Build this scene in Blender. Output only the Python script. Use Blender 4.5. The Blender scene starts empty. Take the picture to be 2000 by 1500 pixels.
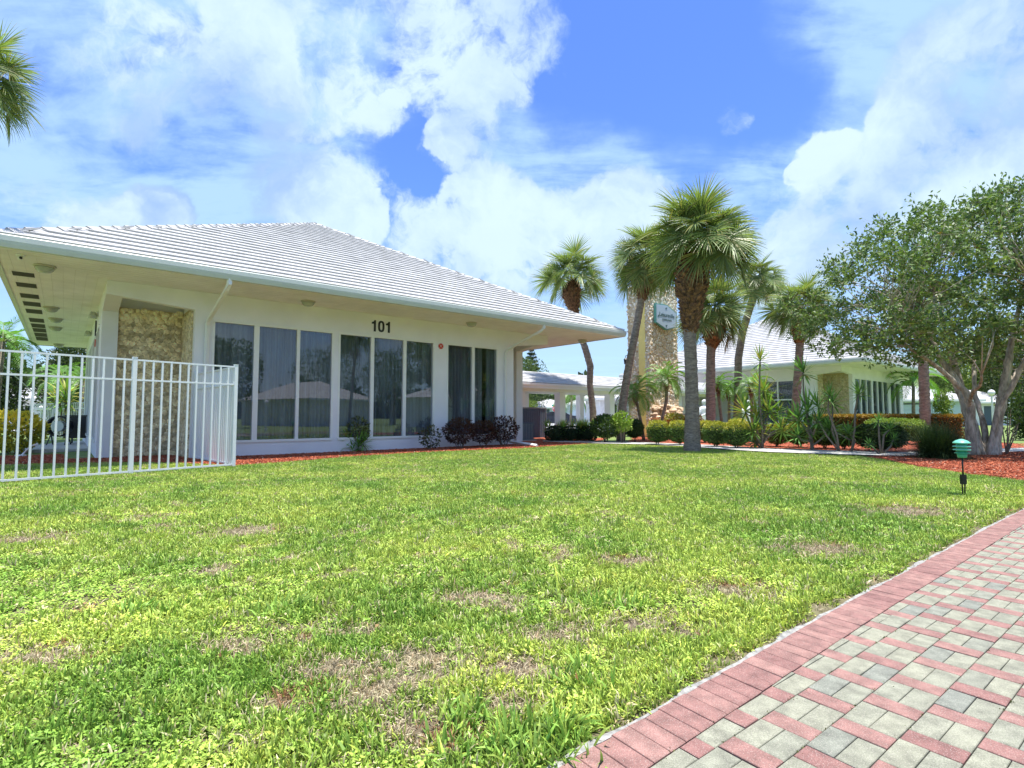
import bpy, math, random
import numpy as np
from mathutils import Vector, Matrix, Euler
R = math.radians
rng = np.random.default_rng(7)
random.seed(7)

# ------------------------------------------------------------------ camera
F_PX, PITCH, EYE = 1055.7, R(3.358), 1.0
scn = bpy.context.scene
cam_d = bpy.data.cameras.new('camera')
cam_d.sensor_width = 36.0
cam_d.lens = F_PX / 2000 * 36.0
cam_d.clip_start = 0.02
cam_d.clip_end = 3000
cam = bpy.data.objects.new('camera', cam_d)
scn.collection.objects.link(cam)
cam.location = (0, 0, EYE)
cam.rotation_euler = (R(90) + PITCH, 0, 0)
scn.camera = cam
scn.render.resolution_x, scn.render.resolution_y = 1024, 768

def ray(x, y):
    up, r = 750 - y, x - 1000
    return (r, F_PX * math.cos(PITCH) - up * math.sin(PITCH), F_PX * math.sin(PITCH) + up * math.cos(PITCH))
def G(x, y, z=0.0):
    d = ray(x, y); t = (z - EYE) / d[2]
    return (d[0] * t, d[1] * t)
def at(x, y, Y):
    d = ray(x, y); t = Y / d[1]
    return (d[0] * t, Y, EYE + d[2] * t)

# ------------------------------------------------------------------ light and exposure
SUN_TO = Vector((0.10, -0.075, 1.0)).normalized()
sun_el = math.asin(SUN_TO.z)
sun_az = math.atan2(SUN_TO.x, SUN_TO.y)
sun_d = bpy.data.lights.new('sun', 'SUN')
sun_d.energy = 4.2
sun_d.angle = R(0.55)
sun_d.color = (1.0, 0.955, 0.88)
sun = bpy.data.objects.new('sun', sun_d)
scn.collection.objects.link(sun)
sun.rotation_euler = (-SUN_TO).to_track_quat('-Z', 'Y').to_euler()
scn.view_settings.view_transform = 'Standard'
scn.view_settings.look = 'None'
scn.view_settings.exposure = 0.88
scn.view_settings.gamma = 1.0
scn.view_settings.use_curve_mapping = False
scn.cycles.max_bounces = 8
scn.cycles.transparent_max_bounces = 12
scn.cycles.use_denoising = True

# ------------------------------------------------------------------ sky: Nishita plus clouds laid out by direction
world = bpy.data.worlds.new('World')
scn.world = world
world.use_nodes = True
wt = world.node_tree
wt.nodes.clear()
def wn(t, **k):
    n = wt.nodes.new(t)
    for a, b in k.items(): setattr(n, a, b)
    return n
def wl(a, b): wt.links.new(a, b)
def wmath(op, a, b=None, c=None, clamp=False):
    n = wn('ShaderNodeMath', operation=op, use_clamp=clamp)
    for i, s in enumerate((a, b, c)):
        if s is None: continue
        if hasattr(s, 'links'): wl(s, n.inputs[i])
        else: n.inputs[i].default_value = s
    return n.outputs[0]
def wsmooth(v, lo, hi, o0=0.0, o1=1.0):
    n = wn('ShaderNodeMapRange', interpolation_type='SMOOTHSTEP')
    wl(v, n.inputs[0])
    for i, s in zip((1, 2, 3, 4), (lo, hi, o0, o1)): n.inputs[i].default_value = s
    return n.outputs[0]
def wmix(f, a, b):
    n = wn('ShaderNodeMix', data_type='RGBA')
    if hasattr(f, 'links'): wl(f, n.inputs[0])
    else: n.inputs[0].default_value = f
    for s, i in ((a, 6), (b, 7)):
        if hasattr(s, 'links'): wl(s, n.inputs[i])
        else: n.inputs[i].default_value = (*s, 1)
    return n.outputs[2]
wout = wn('ShaderNodeOutputWorld'); wbg = wn('ShaderNodeBackground')
SKY = 0.1
wbg.inputs['Strength'].default_value = SKY
sky = wn('ShaderNodeTexSky', sky_type='NISHITA', sun_disc=False)
sky.sun_elevation = sun_el; sky.sun_rotation = sun_az
sky.air_density = 1.15; sky.dust_density = 0.6; sky.ozone_density = 2.2
tc = wn('ShaderNodeTexCoord')
nrm = wn('ShaderNodeVectorMath', operation='NORMALIZE'); wl(tc.outputs['Generated'], nrm.inputs[0])
D = nrm.outputs[0]
def wnoise(vec, scale, detail, rough=0.55, dist=0.0, dim='3D'):
    n = wn('ShaderNodeTexNoise', noise_dimensions=dim)
    wl(vec, n.inputs['Vector'])
    n.inputs['Scale'].default_value = scale; n.inputs['Detail'].default_value = detail
    n.inputs['Roughness'].default_value = rough; n.inputs['Distortion'].default_value = dist
    return n
# ragged edges: the direction is shifted by noise before the cloud masses are measured
w1 = wnoise(D, 3.2, 6, 0.6)
off = wn('ShaderNodeVectorMath', operation='MULTIPLY_ADD')
wl(w1.outputs['Color'], off.inputs[0]); off.inputs[1].default_value = (.16, .16, .16); off.inputs[2].default_value = (-.08, -.08, -.08)
wadd = wn('ShaderNodeVectorMath', operation='ADD'); wl(D, wadd.inputs[0]); wl(off.outputs[0], wadd.inputs[1])
WD = wn('ShaderNodeVectorMath', operation='NORMALIZE'); wl(wadd.outputs[0], WD.inputs[0]); WD = WD.outputs[0]
def mass(blobs, base):
    acc = base
    for (x, y, r, wgt) in blobs:
        d = Vector(ray(x, y)).normalized()
        ang = r / F_PX
        dt = wn('ShaderNodeVectorMath', operation='DOT_PRODUCT'); wl(WD, dt.inputs[0]); dt.inputs[1].default_value = d
        s = wsmooth(dt.outputs['Value'], math.cos(ang * 1.35), math.cos(ang * 0.35), 0.0, wgt)
        acc = wmath('ADD', s, acc)
    return acc
fine = wnoise(WD, 7.0, 11, 0.62).outputs['Fac']
sep = wn('ShaderNodeSeparateXYZ'); wl(D, sep.inputs[0])
zc = wmath('ADD', wmath('MAXIMUM', sep.outputs['Z'], 0.0), 0.16)
# high thin layer, stretched by perspective towards the horizon
px_ = wmath('DIVIDE', sep.outputs['X'], zc); py_ = wmath('DIVIDE', sep.outputs['Y'], zc)
cmb = wn('ShaderNodeCombineXYZ'); wl(px_, cmb.inputs[0]); wl(py_, cmb.inputs[1])
rotm = wn('ShaderNodeMapping'); wl(cmb.outputs[0], rotm.inputs[0]); rotm.inputs['Rotation'].default_value = (0, 0, R(35)); rotm.inputs['Scale'].default_value = (0.8, 1.6, 1)
veiln = wnoise(rotm.outputs[0], 2.0, 10, 0.6, 0.6).outputs['Fac']
flock = wnoise(rotm.outputs[0], 9.0, 4, 0.55, 0.4).outputs['Fac']
VEIL = [(150, 120, 230, .55), (420, 60, 240, .5), (560, 150, 190, .5), (180, 330, 260, .5), (420, 330, 240, .5), (620, 330, 170, .4),
        (20, 20, 170, .4), (640, 60, 120, .35), (1060, 310, 150, .42), (1180, 340, 150, .26), (1280, 360, 110, .15),
        (1640, 90, 260, .36), (1860, 60, 220, .34), (1500, 210, 170, .16), (1560, 430, 140, .5), (1480, 380, 90, .35),
        (1850, 380, 190, .8), (1960, 300, 200, .7), (1600, 520, 150, .5), (1260, 520, 260, .5), (960, 300, 90, .3), (1120, 540, 200, .4),
        (400, 170, 60, -.5), (340, 235, 50, -.4), (140, 25, 60, -.45), (690, 235, 45, -.35), (725, 260, 60, -.35), (800, 370, 75, -.45), (640, 5, 40, -.3), (1250, 170, 230, -.30), (1220, 60, 170, -.25), (1380, 120, 160, -.15), (1440, 270, 140, -.35), (1560, 240, 90, -.2), (1680, 260, 60, -.4)]
CUM = [(930, 60, 130, .75), (900, 150, 75, .55), (960, 10, 120, .5), (775, 210, 52, .5), (880, 290, 46, .58), (940, 270, 40, .35), (1100, 120, 26, .35),
       (620, 130, 150, .42), (380, 70, 120, .36), (690, 190, 50, .38), (230, 110, 110, .35),
       (300, 392, 60, .7), (345, 380, 42, .5), (190, 410, 45, .4), (640, 400, 80, .55), (720, 440, 90, .6), (560, 380, 70, .4),
       (930, 420, 80, .85), (1000, 440, 90, .8), (1090, 440, 70, .7), (1180, 430, 90, .8), (1270, 430, 90, .8), (850, 480, 70, .7), (1000, 520, 110, .5),
       (1596, 298, 40, 1.5), (1548, 314, 18, 1.2), (1420, 228, 22, .3), (1705, 232, 24, .3), (1550, 400, 60, .4), (1600, 355, 26, .35), (1540, 520, 90, .6),
       (1990, 120, 130, .7), (1930, 210, 130, .75), (1860, 290, 110, .7), (1780, 330, 90, .6), (1990, 300, 160, .6), (1740, 390, 60, .45), (1900, 380, 120, .3),
       (80, 430, 120, .3)]
vm = mass(VEIL, 0.0)
cm_ = mass(CUM, 0.0)
# elsewhere in the sky (outside the frame) the same two layers go on with broken cover
behind = wsmooth(sep.outputs['Y'], 0.15, 0.50, 1.0, 0.0)
zen = wsmooth(sep.outputs['Z'], 0.62, 0.75, 0.0, 1.0)
outm = wmath('MAXIMUM', behind, zen)
big = wnoise(D, 2.1, 3, 0.5).outputs['Fac']
vm = wmath('ADD', vm, wmath('MULTIPLY', outm, wmath('MULTIPLY', big, 0.75)))
cm_ = wmath('ADD', cm_, wmath('MULTIPLY', outm, wsmooth(big, .42, .62, 0, .7)))
vm = wmath('MINIMUM', wmath('MAXIMUM', vm, 0.0), 0.72)
vamp = wmath('MULTIPLY', vm, 1.9, clamp=True)
vsum = wmath('MULTIPLY_ADD', wmath('MULTIPLY_ADD', veiln, 2.6, -1.3), vamp, vm)
vsum = wmath('MULTIPLY_ADD', wmath('MULTIPLY_ADD', fine, 1.2, -0.6), vamp, vsum)
vsum = wmath('MULTIPLY_ADD', wmath('MULTIPLY_ADD', flock, 0.7, -0.35), vamp, vsum)
veil = wsmooth(vsum, 0.0, 1.0)
cm_ = wmath('MINIMUM', cm_, 0.80)
camp = wmath('MULTIPLY', cm_, 2.6, clamp=True)
cs = wmath('MULTIPLY_ADD', wmath('MULTIPLY_ADD', fine, 3.2, -1.52), camp, cm_)
cs = wmath('MULTIPLY_ADD', wmath('MULTIPLY_ADD', wnoise(WD, 22.0, 8, .6).outputs['Fac'], 1.0, -.5), camp, cs)
cum = wsmooth(cs, 0.22, 0.85)
PUFF = [(1594, 298, 34, 1.0), (1547, 313, 15, .9), (1620, 306, 18, .6), (915, 408, 52, 1.0), (985, 425, 66, 1.0), (870, 465, 60, .9), (1060, 440, 60, 1.0), (1130, 455, 60, .9), (1215, 405, 62, 1.0), (1280, 420, 60, .9),
        (300, 388, 44, 1.0), (345, 374, 30, .9), (255, 408, 30, .8), (640, 392, 46, .9), (690, 430, 60, .9), (190, 415, 34, .8), (885, 285, 40, .9), (780, 205, 34, .7), (1000, 500, 90, .7), (560, 385, 40, .7)]
pf = wmath('MINIMUM', mass(PUFF, 0.0), 1.0)
pfn = wnoise(WD, 16.0, 9, .58).outputs['Fac']
pf = wmath('MULTIPLY_ADD', wmath('MULTIPLY_ADD', pfn, 2.4, -1.2), wmath('MULTIPLY', pf, 1.6, clamp=True), pf)
cum = wmath('MAXIMUM', cum, wsmooth(pf, .38, .72))
hor = wmath('SUBTRACT', 0.82, wsmooth(sep.outputs['Z'], 0.0, 0.27, 0.0, 0.82))
# cloud tones: sunlit tops against thicker, slightly lavender bases
shn = wnoise(WD, 4.0, 7, 0.55).outputs['Fac']
tone = wsmooth(wmath('ADD', wmath('MULTIPLY', wmath('MAXIMUM', cs, pf), 0.30), wmath('MULTIPLY_ADD', shn, 2.2, -0.75)), 0.15, 0.95)
skc = wn('ShaderNodeMix', data_type='RGBA', blend_type='MULTIPLY'); skc.inputs[0].default_value = 1
wl(sky.outputs[0], skc.inputs[6]); skc.inputs[7].default_value = (.60, .82, 1.38, 1)
base = skc.outputs[2]
K = 1 / SKY
base = wmix(hor, base, (0.40 * K, 0.56 * K, 0.66 * K))
c1 = wmix(wmath('MULTIPLY', veil, 0.85), base, (0.31 * K, 0.46 * K, 0.64 * K))
cc = wmix(tone, (0.22 * K, 0.33 * K, 0.55 * K), (0.44 * K, 0.55 * K, 0.62 * K))
c2 = wmix(wmath('MULTIPLY', cum, 0.93), c1, cc)
wl(c2, wbg.inputs['Color']); wl(wbg.outputs[0], wout.inputs[0])

# ------------------------------------------------------------------ materials
def mat(name, base=(.8, .8, .8), rough=.6, var=0.0, vscale=6.0, base2=None, bump=0.0, bscale=60, metal=0.0, spec=.5,
        objvar=0.0, attr=None, leaf=0.0, coord='Object', detail=6, stretch=None):
    m = bpy.data.materials.new(name); m.use_nodes = True
    nt = m.node_tree; bs = nt.nodes['Principled BSDF']; out = nt.nodes['Material Output']
    bs.inputs['Roughness'].default_value = rough; bs.inputs['Metallic'].default_value = metal
    bs.inputs['Specular IOR Level'].default_value = spec
    col = None
    def mix(f, a, b, bt='MIX'):
        n = nt.nodes.new('ShaderNodeMix'); n.data_type = 'RGBA'; n.blend_type = bt
        for s, i in ((f, 0), (a, 6), (b, 7)):
            if hasattr(s, 'links'): nt.links.new(s, n.inputs[i])
            else: n.inputs[i].default_value = s if i == 0 else (*s, 1)
        return n.outputs[2]
    tcn = nt.nodes.new('ShaderNodeTexCoord'); vec = tcn.outputs[coord]
    if stretch:
        mp = nt.nodes.new('ShaderNodeMapping'); mp.inputs['Scale'].default_value = stretch
        nt.links.new(vec, mp.inputs[0]); vec = mp.outputs[0]
    if attr:
        a = nt.nodes.new('ShaderNodeAttribute'); a.attribute_name = attr; col = a.outputs['Color']
    else: col = base
    if base2 is not None:
        n = nt.nodes.new('ShaderNodeTexNoise'); n.inputs['Scale'].default_value = vscale; n.inputs['Detail'].default_value = detail
        nt.links.new(vec, n.inputs['Vector'])
        mr = nt.nodes.new('ShaderNodeMapRange'); mr.inputs[1].default_value = .35; mr.inputs[2].default_value = .65
        nt.links.new(n.outputs['Fac'], mr.inputs[0])
        col = mix(mr.outputs[0], col, base2)
    if var:
        n = nt.nodes.new('ShaderNodeTexNoise'); n.inputs['Scale'].default_value = vscale * 2.7; n.inputs['Detail'].default_value = 8
        nt.links.new(vec, n.inputs['Vector'])
        mr = nt.nodes.new('ShaderNodeMapRange'); mr.inputs[1].default_value = .3; mr.inputs[2].default_value = .7
        mr.inputs[3].default_value = 1 - var; mr.inputs[4].default_value = 1 + var
        nt.links.new(n.outputs['Fac'], mr.inputs[0])
        vm_ = nt.nodes.new('ShaderNodeVectorMath'); vm_.operation = 'SCALE'
        if hasattr(col, 'links'): nt.links.new(col, vm_.inputs[0])
        else: vm_.inputs[0].default_value = col
        nt.links.new(mr.outputs[0], vm_.inputs['Scale']); col = vm_.outputs[0]
    if objvar:
        oi = nt.nodes.new('ShaderNodeObjectInfo')
        mr = nt.nodes.new('ShaderNodeMapRange'); mr.inputs[3].default_value = 1 - objvar; mr.inputs[4].default_value = 1 + objvar
        nt.links.new(oi.outputs['Random'], mr.inputs[0])
        vm_ = nt.nodes.new('ShaderNodeVectorMath'); vm_.operation = 'SCALE'
        if hasattr(col, 'links'): nt.links.new(col, vm_.inputs[0])
        else: vm_.inputs[0].default_value = col
        nt.links.new(mr.outputs[0], vm_.inputs['Scale']); col = vm_.outputs[0]
    if hasattr(col, 'links'): nt.links.new(col, bs.inputs['Base Color'])
    else: bs.inputs['Base Color'].default_value = (*col, 1)
    if bump:
        n = nt.nodes.new('ShaderNodeTexNoise'); n.inputs['Scale'].default_value = bscale; n.inputs['Detail'].default_value = 5
        nt.links.new(vec, n.inputs['Vector'])
        b = nt.nodes.new('ShaderNodeBump'); b.inputs['Strength'].default_value = min(1, bump); b.inputs['Distance'].default_value = .02
        nt.links.new(n.outputs['Fac'], b.inputs['Height']); nt.links.new(b.outputs[0], bs.inputs['Normal'])
    if leaf:
        tr = nt.nodes.new('ShaderNodeBsdfTranslucent')
        if hasattr(col, 'links'):
            g_ = mix(1.0, col, (1.25, 1.35, .6), 'MULTIPLY'); nt.links.new(g_, tr.inputs[0])
        else: tr.inputs[0].default_value = (col[0] * 1.25, col[1] * 1.35, col[2] * .6, 1)
        mx = nt.nodes.new('ShaderNodeMixShader'); mx.inputs[0].default_value = leaf
        nt.links.new(bs.outputs[0], mx.inputs[1]); nt.links.new(tr.outputs[0], mx.inputs[2]); nt.links.new(mx.outputs[0], out.inputs[0])
    return m
M = {}
M['wall'] = mat('white_stucco', (.80, .79, .81), .8, var=.05, vscale=.5, bump=.35, bscale=60)
M['white'] = mat('white_paint', (.80, .80, .78), .45, var=.02, vscale=1.5)
M['soffit'] = mat('soffit_paint', (.82, .80, .80), .7, var=.08, vscale=.8)
M['gutter'] = mat('gutter_metal', (.53, .57, .53), .35, var=.04, vscale=1.2)
M['fence'] = mat('fence_enamel', (.80, .82, .82), .35, var=.02, vscale=2)
M['tile'] = mat('white_roof_tile', (.45, .445, .44), .85, var=.16, vscale=1.1, bump=.3, bscale=30, objvar=.09)
M['tile2'] = mat('white_roof_tile_far', (.45, .445, .44), .85, var=.18, vscale=.9, bump=.25, bscale=30)
M['deck'] = mat('roof_deck', (.16, .15, .15), .9)
M['vent'] = mat('dark_vent_mesh', (.045, .04, .035), .8)
M['curtain'] = mat('grey_curtain', (.19, .215, .225), .9, var=.45, vscale=3, stretch=(1, 1, .05))  # vertical streaks put the shading of the folds into the colour
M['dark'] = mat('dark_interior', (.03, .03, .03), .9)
M['black'] = mat('black_paint', (.015, .015, .016), .45)
M['red'] = mat('red_disc', (.55, .03, .02), .4)
M['greymetal'] = mat('grey_louvre_metal', (.085, .115, .155), .8, var=.08, vscale=4)
M['greymetal2'] = mat('light_grey_grille', (.22, .235, .25), .45, var=.06, vscale=4)
M['lamp_metal'] = mat('aged_lamp_metal', (.46, .43, .36), .45, var=.12, vscale=20)
M['lamp_glass'] = mat('ribbed_lamp_glass', (.45, .47, .42), .15)
M['green'] = mat('mint_green_enamel', (.07, .42, .26), .35, var=.05, vscale=20)
M['green2'] = mat('pale_mint_top', (.16, .52, .38), .4, var=.06, vscale=30)
M['mortar'] = mat('buff_mortar', (.66, .56, .40), .95, var=.15, vscale=8, bump=.5, bscale=40)
M['mortar2'] = mat('dark_mortar', (.58, .46, .29), .95, var=.2, vscale=8, bump=.5, bscale=40)
M['stone'] = mat('coral_stone', (.68, .54, .32), .9, base2=(.88, .78, .57), vscale=5, var=.35, bump=1, bscale=30, objvar=.38)
M['pebble'] = mat('shell_pebble', (.62, .50, .33), .85, attr='col', var=.12, vscale=20, bump=.4, bscale=40)
M['yellow'] = mat('yellow_plaster', (.93, .78, .27), .8, var=.05, vscale=2)
M['rock'] = mat('fieldstone', (.62, .42, .27), .9, base2=(.78, .60, .42), vscale=2.2, var=.25, bump=.8, bscale=14, objvar=.3)
M['concrete'] = mat('light_concrete', (.50, .49, .46), .9, var=.08, vscale=2, bump=.2, bscale=50)
M['haunch'] = mat('edging_mortar', (.34, .33, .30), .95, var=.4, vscale=14, bump=.8, bscale=60)
M['road'] = mat('pale_road', (.42, .42, .41), .9, var=.08, vscale=.3)
M['sand'] = mat('joint_sand', (.055, .045, .035), .95, var=.4, vscale=12, base2=(.09, .075, .055))
M['trunk'] = mat('palm_trunk_bark', (.185, .145, .11), .9, base2=(.32, .265, .21), vscale=5, var=.35, bump=1, bscale=18, stretch=(1, 1, 3.2))
M['boot'] = mat('cut_palm_boots', (.09, .05, .03), .9, base2=(.30, .17, .085), vscale=9, var=.4, bump=.9, bscale=30)
M['bark'] = mat('grey_tree_bark', (.30, .25, .195), .9, base2=(.54, .48, .40), vscale=7, var=.45, bump=1, bscale=34, stretch=(1, 1, .35))
M['leaf'] = mat('leaf_by_attribute', attr='col', rough=.5, leaf=.22, spec=.35, objvar=.12)
M['frond'] = mat('palm_frond', attr='col', rough=.42, leaf=.34, spec=.5, objvar=.25)
M['mulch'] = mat('red_mulch', (.30, .062, .028), .95, base2=(.50, .14, .065), vscale=14, var=.45, bump=1, bscale=70, coord='Object')
M['chip'] = mat('mulch_chip', attr='col', rough=.9)
M['statue'] = mat('white_statue', (.72, .74, .78), .6, var=.05, vscale=5)
M['car'] = mat('dark_car_paint', (.03, .035, .05), .2)
M['carglass'] = mat('car_glass', (.02, .025, .03), .05)
M['tyre'] = mat('tyre_rubber', (.02, .02, .02), .8)
M['globe'] = mat('white_globe', (.85, .85, .85), .2)
M['houseblue'] = mat('pale_blue_wall', (.50, .62, .68), .8, var=.03)
M['brick_wall'] = mat('rust_wall', (.25, .07, .035), .85)
M['wood'] = mat('grey_stem', (.22, .18, .14), .9, var=.3, vscale=20, bump=.6, bscale=60)
M['twigs'] = mat('dark_inner_foliage', (.035, .055, .018), .95, var=.4, vscale=12, bump=1, bscale=30)  # solid filling of shrubs, their inner shade put into a dark colour

# clear, slightly tinted glass
def glass_mat(name, tint, ior=1.75):
    m = bpy.data.materials.new(name); m.use_nodes = True; nt = m.node_tree; nt.nodes.clear()
    out = nt.nodes.new('ShaderNodeOutputMaterial'); mx = nt.nodes.new('ShaderNodeMixShader')
    t = nt.nodes.new('ShaderNodeBsdfTransparent'); t.inputs[0].default_value = (*tint, 1)
    g = nt.nodes.new('ShaderNodeBsdfGlossy'); g.inputs['Roughness'].default_value = .01; g.inputs[0].default_value = (.92, .95, 1, 1)
    fr = nt.nodes.new('ShaderNodeFresnel'); fr.inputs[0].default_value = ior
    ge = nt.nodes.new('ShaderNodeNewGeometry'); iv = nt.nodes.new('ShaderNodeMath'); iv.operation = 'MULTIPLY_ADD'; iv.inputs[1].default_value = -1; iv.inputs[2].default_value = 1; nt.links.new(ge.outputs['Backfacing'], iv.inputs[0])
    pr = nt.nodes.new('ShaderNodeMath'); pr.operation = 'MULTIPLY'; nt.links.new(fr.outputs[0], pr.inputs[0]); nt.links.new(iv.outputs[0], pr.inputs[1])
    nt.links.new(pr.outputs[0], mx.inputs[0]); nt.links.new(t.outputs[0], mx.inputs[1]); nt.links.new(g.outputs[0], mx.inputs[2])
    nt.links.new(mx.outputs[0], out.inputs[0])
    return m
M['glass'] = glass_mat('tinted_window_glass', (.80, .83, .86), 1.9)

# ------------------------------------------------------------------ mesh helpers
COL = scn.collection
class MB:
    def __init__(s): s.v, s.f, s.mi = [], [], []
    def add(s, vs, fs, mi=0):
        n = len(s.v); s.v += [tuple(q) for q in vs]; s.f += [tuple(i + n for i in f) for f in fs]; s.mi += [mi] * len(fs)
    def box(s, x0, x1, y0, y1, z0, z1, mi=0):
        s.add([(x0, y0, z0), (x1, y0, z0), (x1, y1, z0), (x0, y1, z0), (x0, y0, z1), (x1, y0, z1), (x1, y1, z1), (x0, y1, z1)],
              [(0, 3, 2, 1), (4, 5, 6, 7), (0, 1, 5, 4), (1, 2, 6, 5), (2, 3, 7, 6), (3, 0, 4, 7)], mi)
    def prism(s, poly, z0, z1, mi=0):
        n = len(poly)
        s.add([(p[0], p[1], z0) for p in poly] + [(p[0], p[1], z1) for p in poly],
              [tuple(range(n))[::-1], tuple(range(n, 2 * n))] + [(i, (i + 1) % n, n + (i + 1) % n, n + i) for i in range(n)], mi)
    def ring(s, prof, n=16, c=(0, 0, 0), mi=0, ax='z'):
        vs, fs = [], []
        for r, z in prof:
            for k in range(n):
                a = 2 * math.pi * k / n; x, y = r * math.cos(a), r * math.sin(a)
                p = (x, y, z) if ax == 'z' else ((x, z, y) if ax == 'y' else (z, x, y))
                vs.append((p[0] + c[0], p[1] + c[1], p[2] + c[2]))
        for i in range(len(prof) - 1):
            for k in range(n): fs.append((i * n + k, i * n + (k + 1) % n, (i + 1) * n + (k + 1) % n, (i + 1) * n + k))
        fs.append(tuple(range(n))[::-1]); fs.append(tuple(range((len(prof) - 1) * n, len(prof) * n)))
        s.add(vs, fs, mi)
    def tube(s, pts, rads, n=8, mi=0, jit=0.0):
        pts = [Vector(p) for p in pts]; vs, fs = [], []
        if not hasattr(rads, '__len__'): rads = [rads] * len(pts)
        ref = Vector((0.31, 0.95, .05))
        for i, p in enumerate(pts):
            t = (pts[min(i + 1, len(pts) - 1)] - pts[max(i - 1, 0)]).normalized()
            a = t.cross(ref)
            if a.length < 1e-3: a = t.cross(Vector((1, 0, 0)))
            a.normalize(); b = t.cross(a)
            for k in range(n):
                an = 2 * math.pi * k / n; r = rads[i] * (1 + jit * (random.random() - .5))
                vs.append(p + a * (r * math.cos(an)) + b * (r * math.sin(an)))
        for i in range(len(pts) - 1):
            for k in range(n): fs.append((i * n + k, i * n + (k + 1) % n, (i + 1) * n + (k + 1) % n, (i + 1) * n + k))
        fs.append(tuple(range(n))[::-1]); fs.append(tuple(range((len(pts) - 1) * n, len(pts) * n)))
        s.add(vs, fs, mi)
    def mesh(s, name, mats, smooth=False):
        me = bpy.data.meshes.new(name); me.from_pydata(s.v, [], s.f)
        for m in (mats if isinstance(mats, (list, tuple)) else [mats]): me.materials.append(m)
        if any(s.mi): me.polygons.foreach_set('material_index', s.mi)
        if smooth: me.polygons.foreach_set('use_smooth', [True] * len(me.polygons))
        me.update(); return me
def obj(name, me, parent=None, loc=None, rot=None, kind=None, label=None, sc=None):
    o = bpy.data.objects.new(name, me); COL.objects.link(o)
    if parent is not None: o.parent = parent
    if loc is not None: o.location = loc
    if rot is not None: o.rotation_euler = rot
    if sc is not None: o.scale = sc if hasattr(sc, '__len__') else (sc, sc, sc)
    if kind: o['kind'] = kind
    if label: o['label'] = label
    return o
def thing(name, label, cat, loc=(0, 0, 0), rz=0, group=None, me=None, sc=None):
    o = obj(name, me, None, loc, (0, 0, rz), sc=sc); o['label'] = label; o['category'] = cat
    if group: o['group'] = group
    return o
def quads(name, V, colr, m, smooth=False):
    """V (n,k,3) polygons of k corners, colr (n,3) -> one mesh with a colour per face corner"""
    V = np.asarray(V, dtype=np.float32); n, k = V.shape[:2]
    me = bpy.data.meshes.new(name)
    me.vertices.add(n * k); me.vertices.foreach_set('co', V.reshape(-1))
    me.loops.add(n * k); me.loops.foreach_set('vertex_index', np.arange(n * k, dtype=np.int32))
    me.polygons.add(n); me.polygons.foreach_set('loop_start', np.arange(0, n * k, k, dtype=np.int32))
    me.polygons.foreach_set('loop_total', np.full(n, k, dtype=np.int32))
    if smooth: me.polygons.foreach_set('use_smooth', [True] * n)
    a = me.color_attributes.new('col', 'FLOAT_COLOR', 'CORNER')
    c = np.ones((n, k, 4), dtype=np.float32); c[:, :, :3] = np.asarray(colr, dtype=np.float32)[:, None, :]
    a.data.foreach_set('color', c.reshape(-1))
    me.materials.append(m); me.update(calc_edges=True); me.validate()
    return me
def unit(a): return a / (np.linalg.norm(a, axis=-1, keepdims=True) + 1e-9)
def leaves(P, N, L, W, col, k=.25):
    """leaf quads at points P whose long axes are N"""
    n = len(P); N = unit(N)
    S = unit(np.cross(N, rng.normal(size=(n, 3)))); B = np.cross(N, S)
    L = np.broadcast_to(np.asarray(L, float), (n,))[:, None]; W = np.broadcast_to(np.asarray(W, float), (n,))[:, None]
    V = np.stack([P, P + N * L * .5 + S * W * .5 + B * L * k * .3, P + N * L, P + N * L * .5 - S * W * .5 + B * L * k * .3], 1)
    return V
def mixcol(a, b, t): a, b = np.array(a), np.array(b); return a * (1 - t)[:, None] + b * t[:, None]
def inpoly(X, Y, poly):
    r = np.zeros(X.shape, bool); n = len(poly)
    for i in range(n):
        x0, y0 = poly[i]; x1, y1 = poly[(i + 1) % n]
        c = ((y0 > Y) != (y1 > Y)) & (X < (x1 - x0) * (Y - y0) / (y1 - y0 + 1e-12) + x0)
        r ^= c
    return r
def text_mesh(txt, size, depth, m, squash=1.0, bold=0.0):
    c = bpy.data.curves.new('lettering', 'FONT'); c.body = txt; c.size = size; c.extrude = depth; c.offset = bold
    c.align_x = 'CENTER'; c.align_y = 'CENTER'; c.resolution_u = 4
    o = bpy.data.objects.new('lettering', c); COL.objects.link(o)
    bpy.context.view_layer.update()
    me = bpy.data.meshes.new_from_object(o.evaluated_get(bpy.context.evaluated_depsgraph_get()))
    bpy.data.objects.remove(o); me.materials.clear(); me.materials.append(m)
    me.transform(Matrix.Diagonal((squash, 1, 1, 1)))
    return me

# ------------------------------------------------------------------ frame of the buildings
TH = R(50.41)
RZ = math.pi / 2 - TH
U = Vector((math.sin(TH), math.cos(TH), 0)); Vv = Vector((-math.cos(TH), math.sin(TH), 0))
C1 = Vector((-8.94, 8.96, 0)); C2 = Vector((18.9, 28.8, 0))
def loc2w(C, a, b, z=0): return C + U * a + Vv * b + Vector((0, 0, z))
def w2loc(C, p):
    d = Vector((p[0], p[1], 0)) - C; return (d.dot(U), d.dot(Vv))

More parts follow.
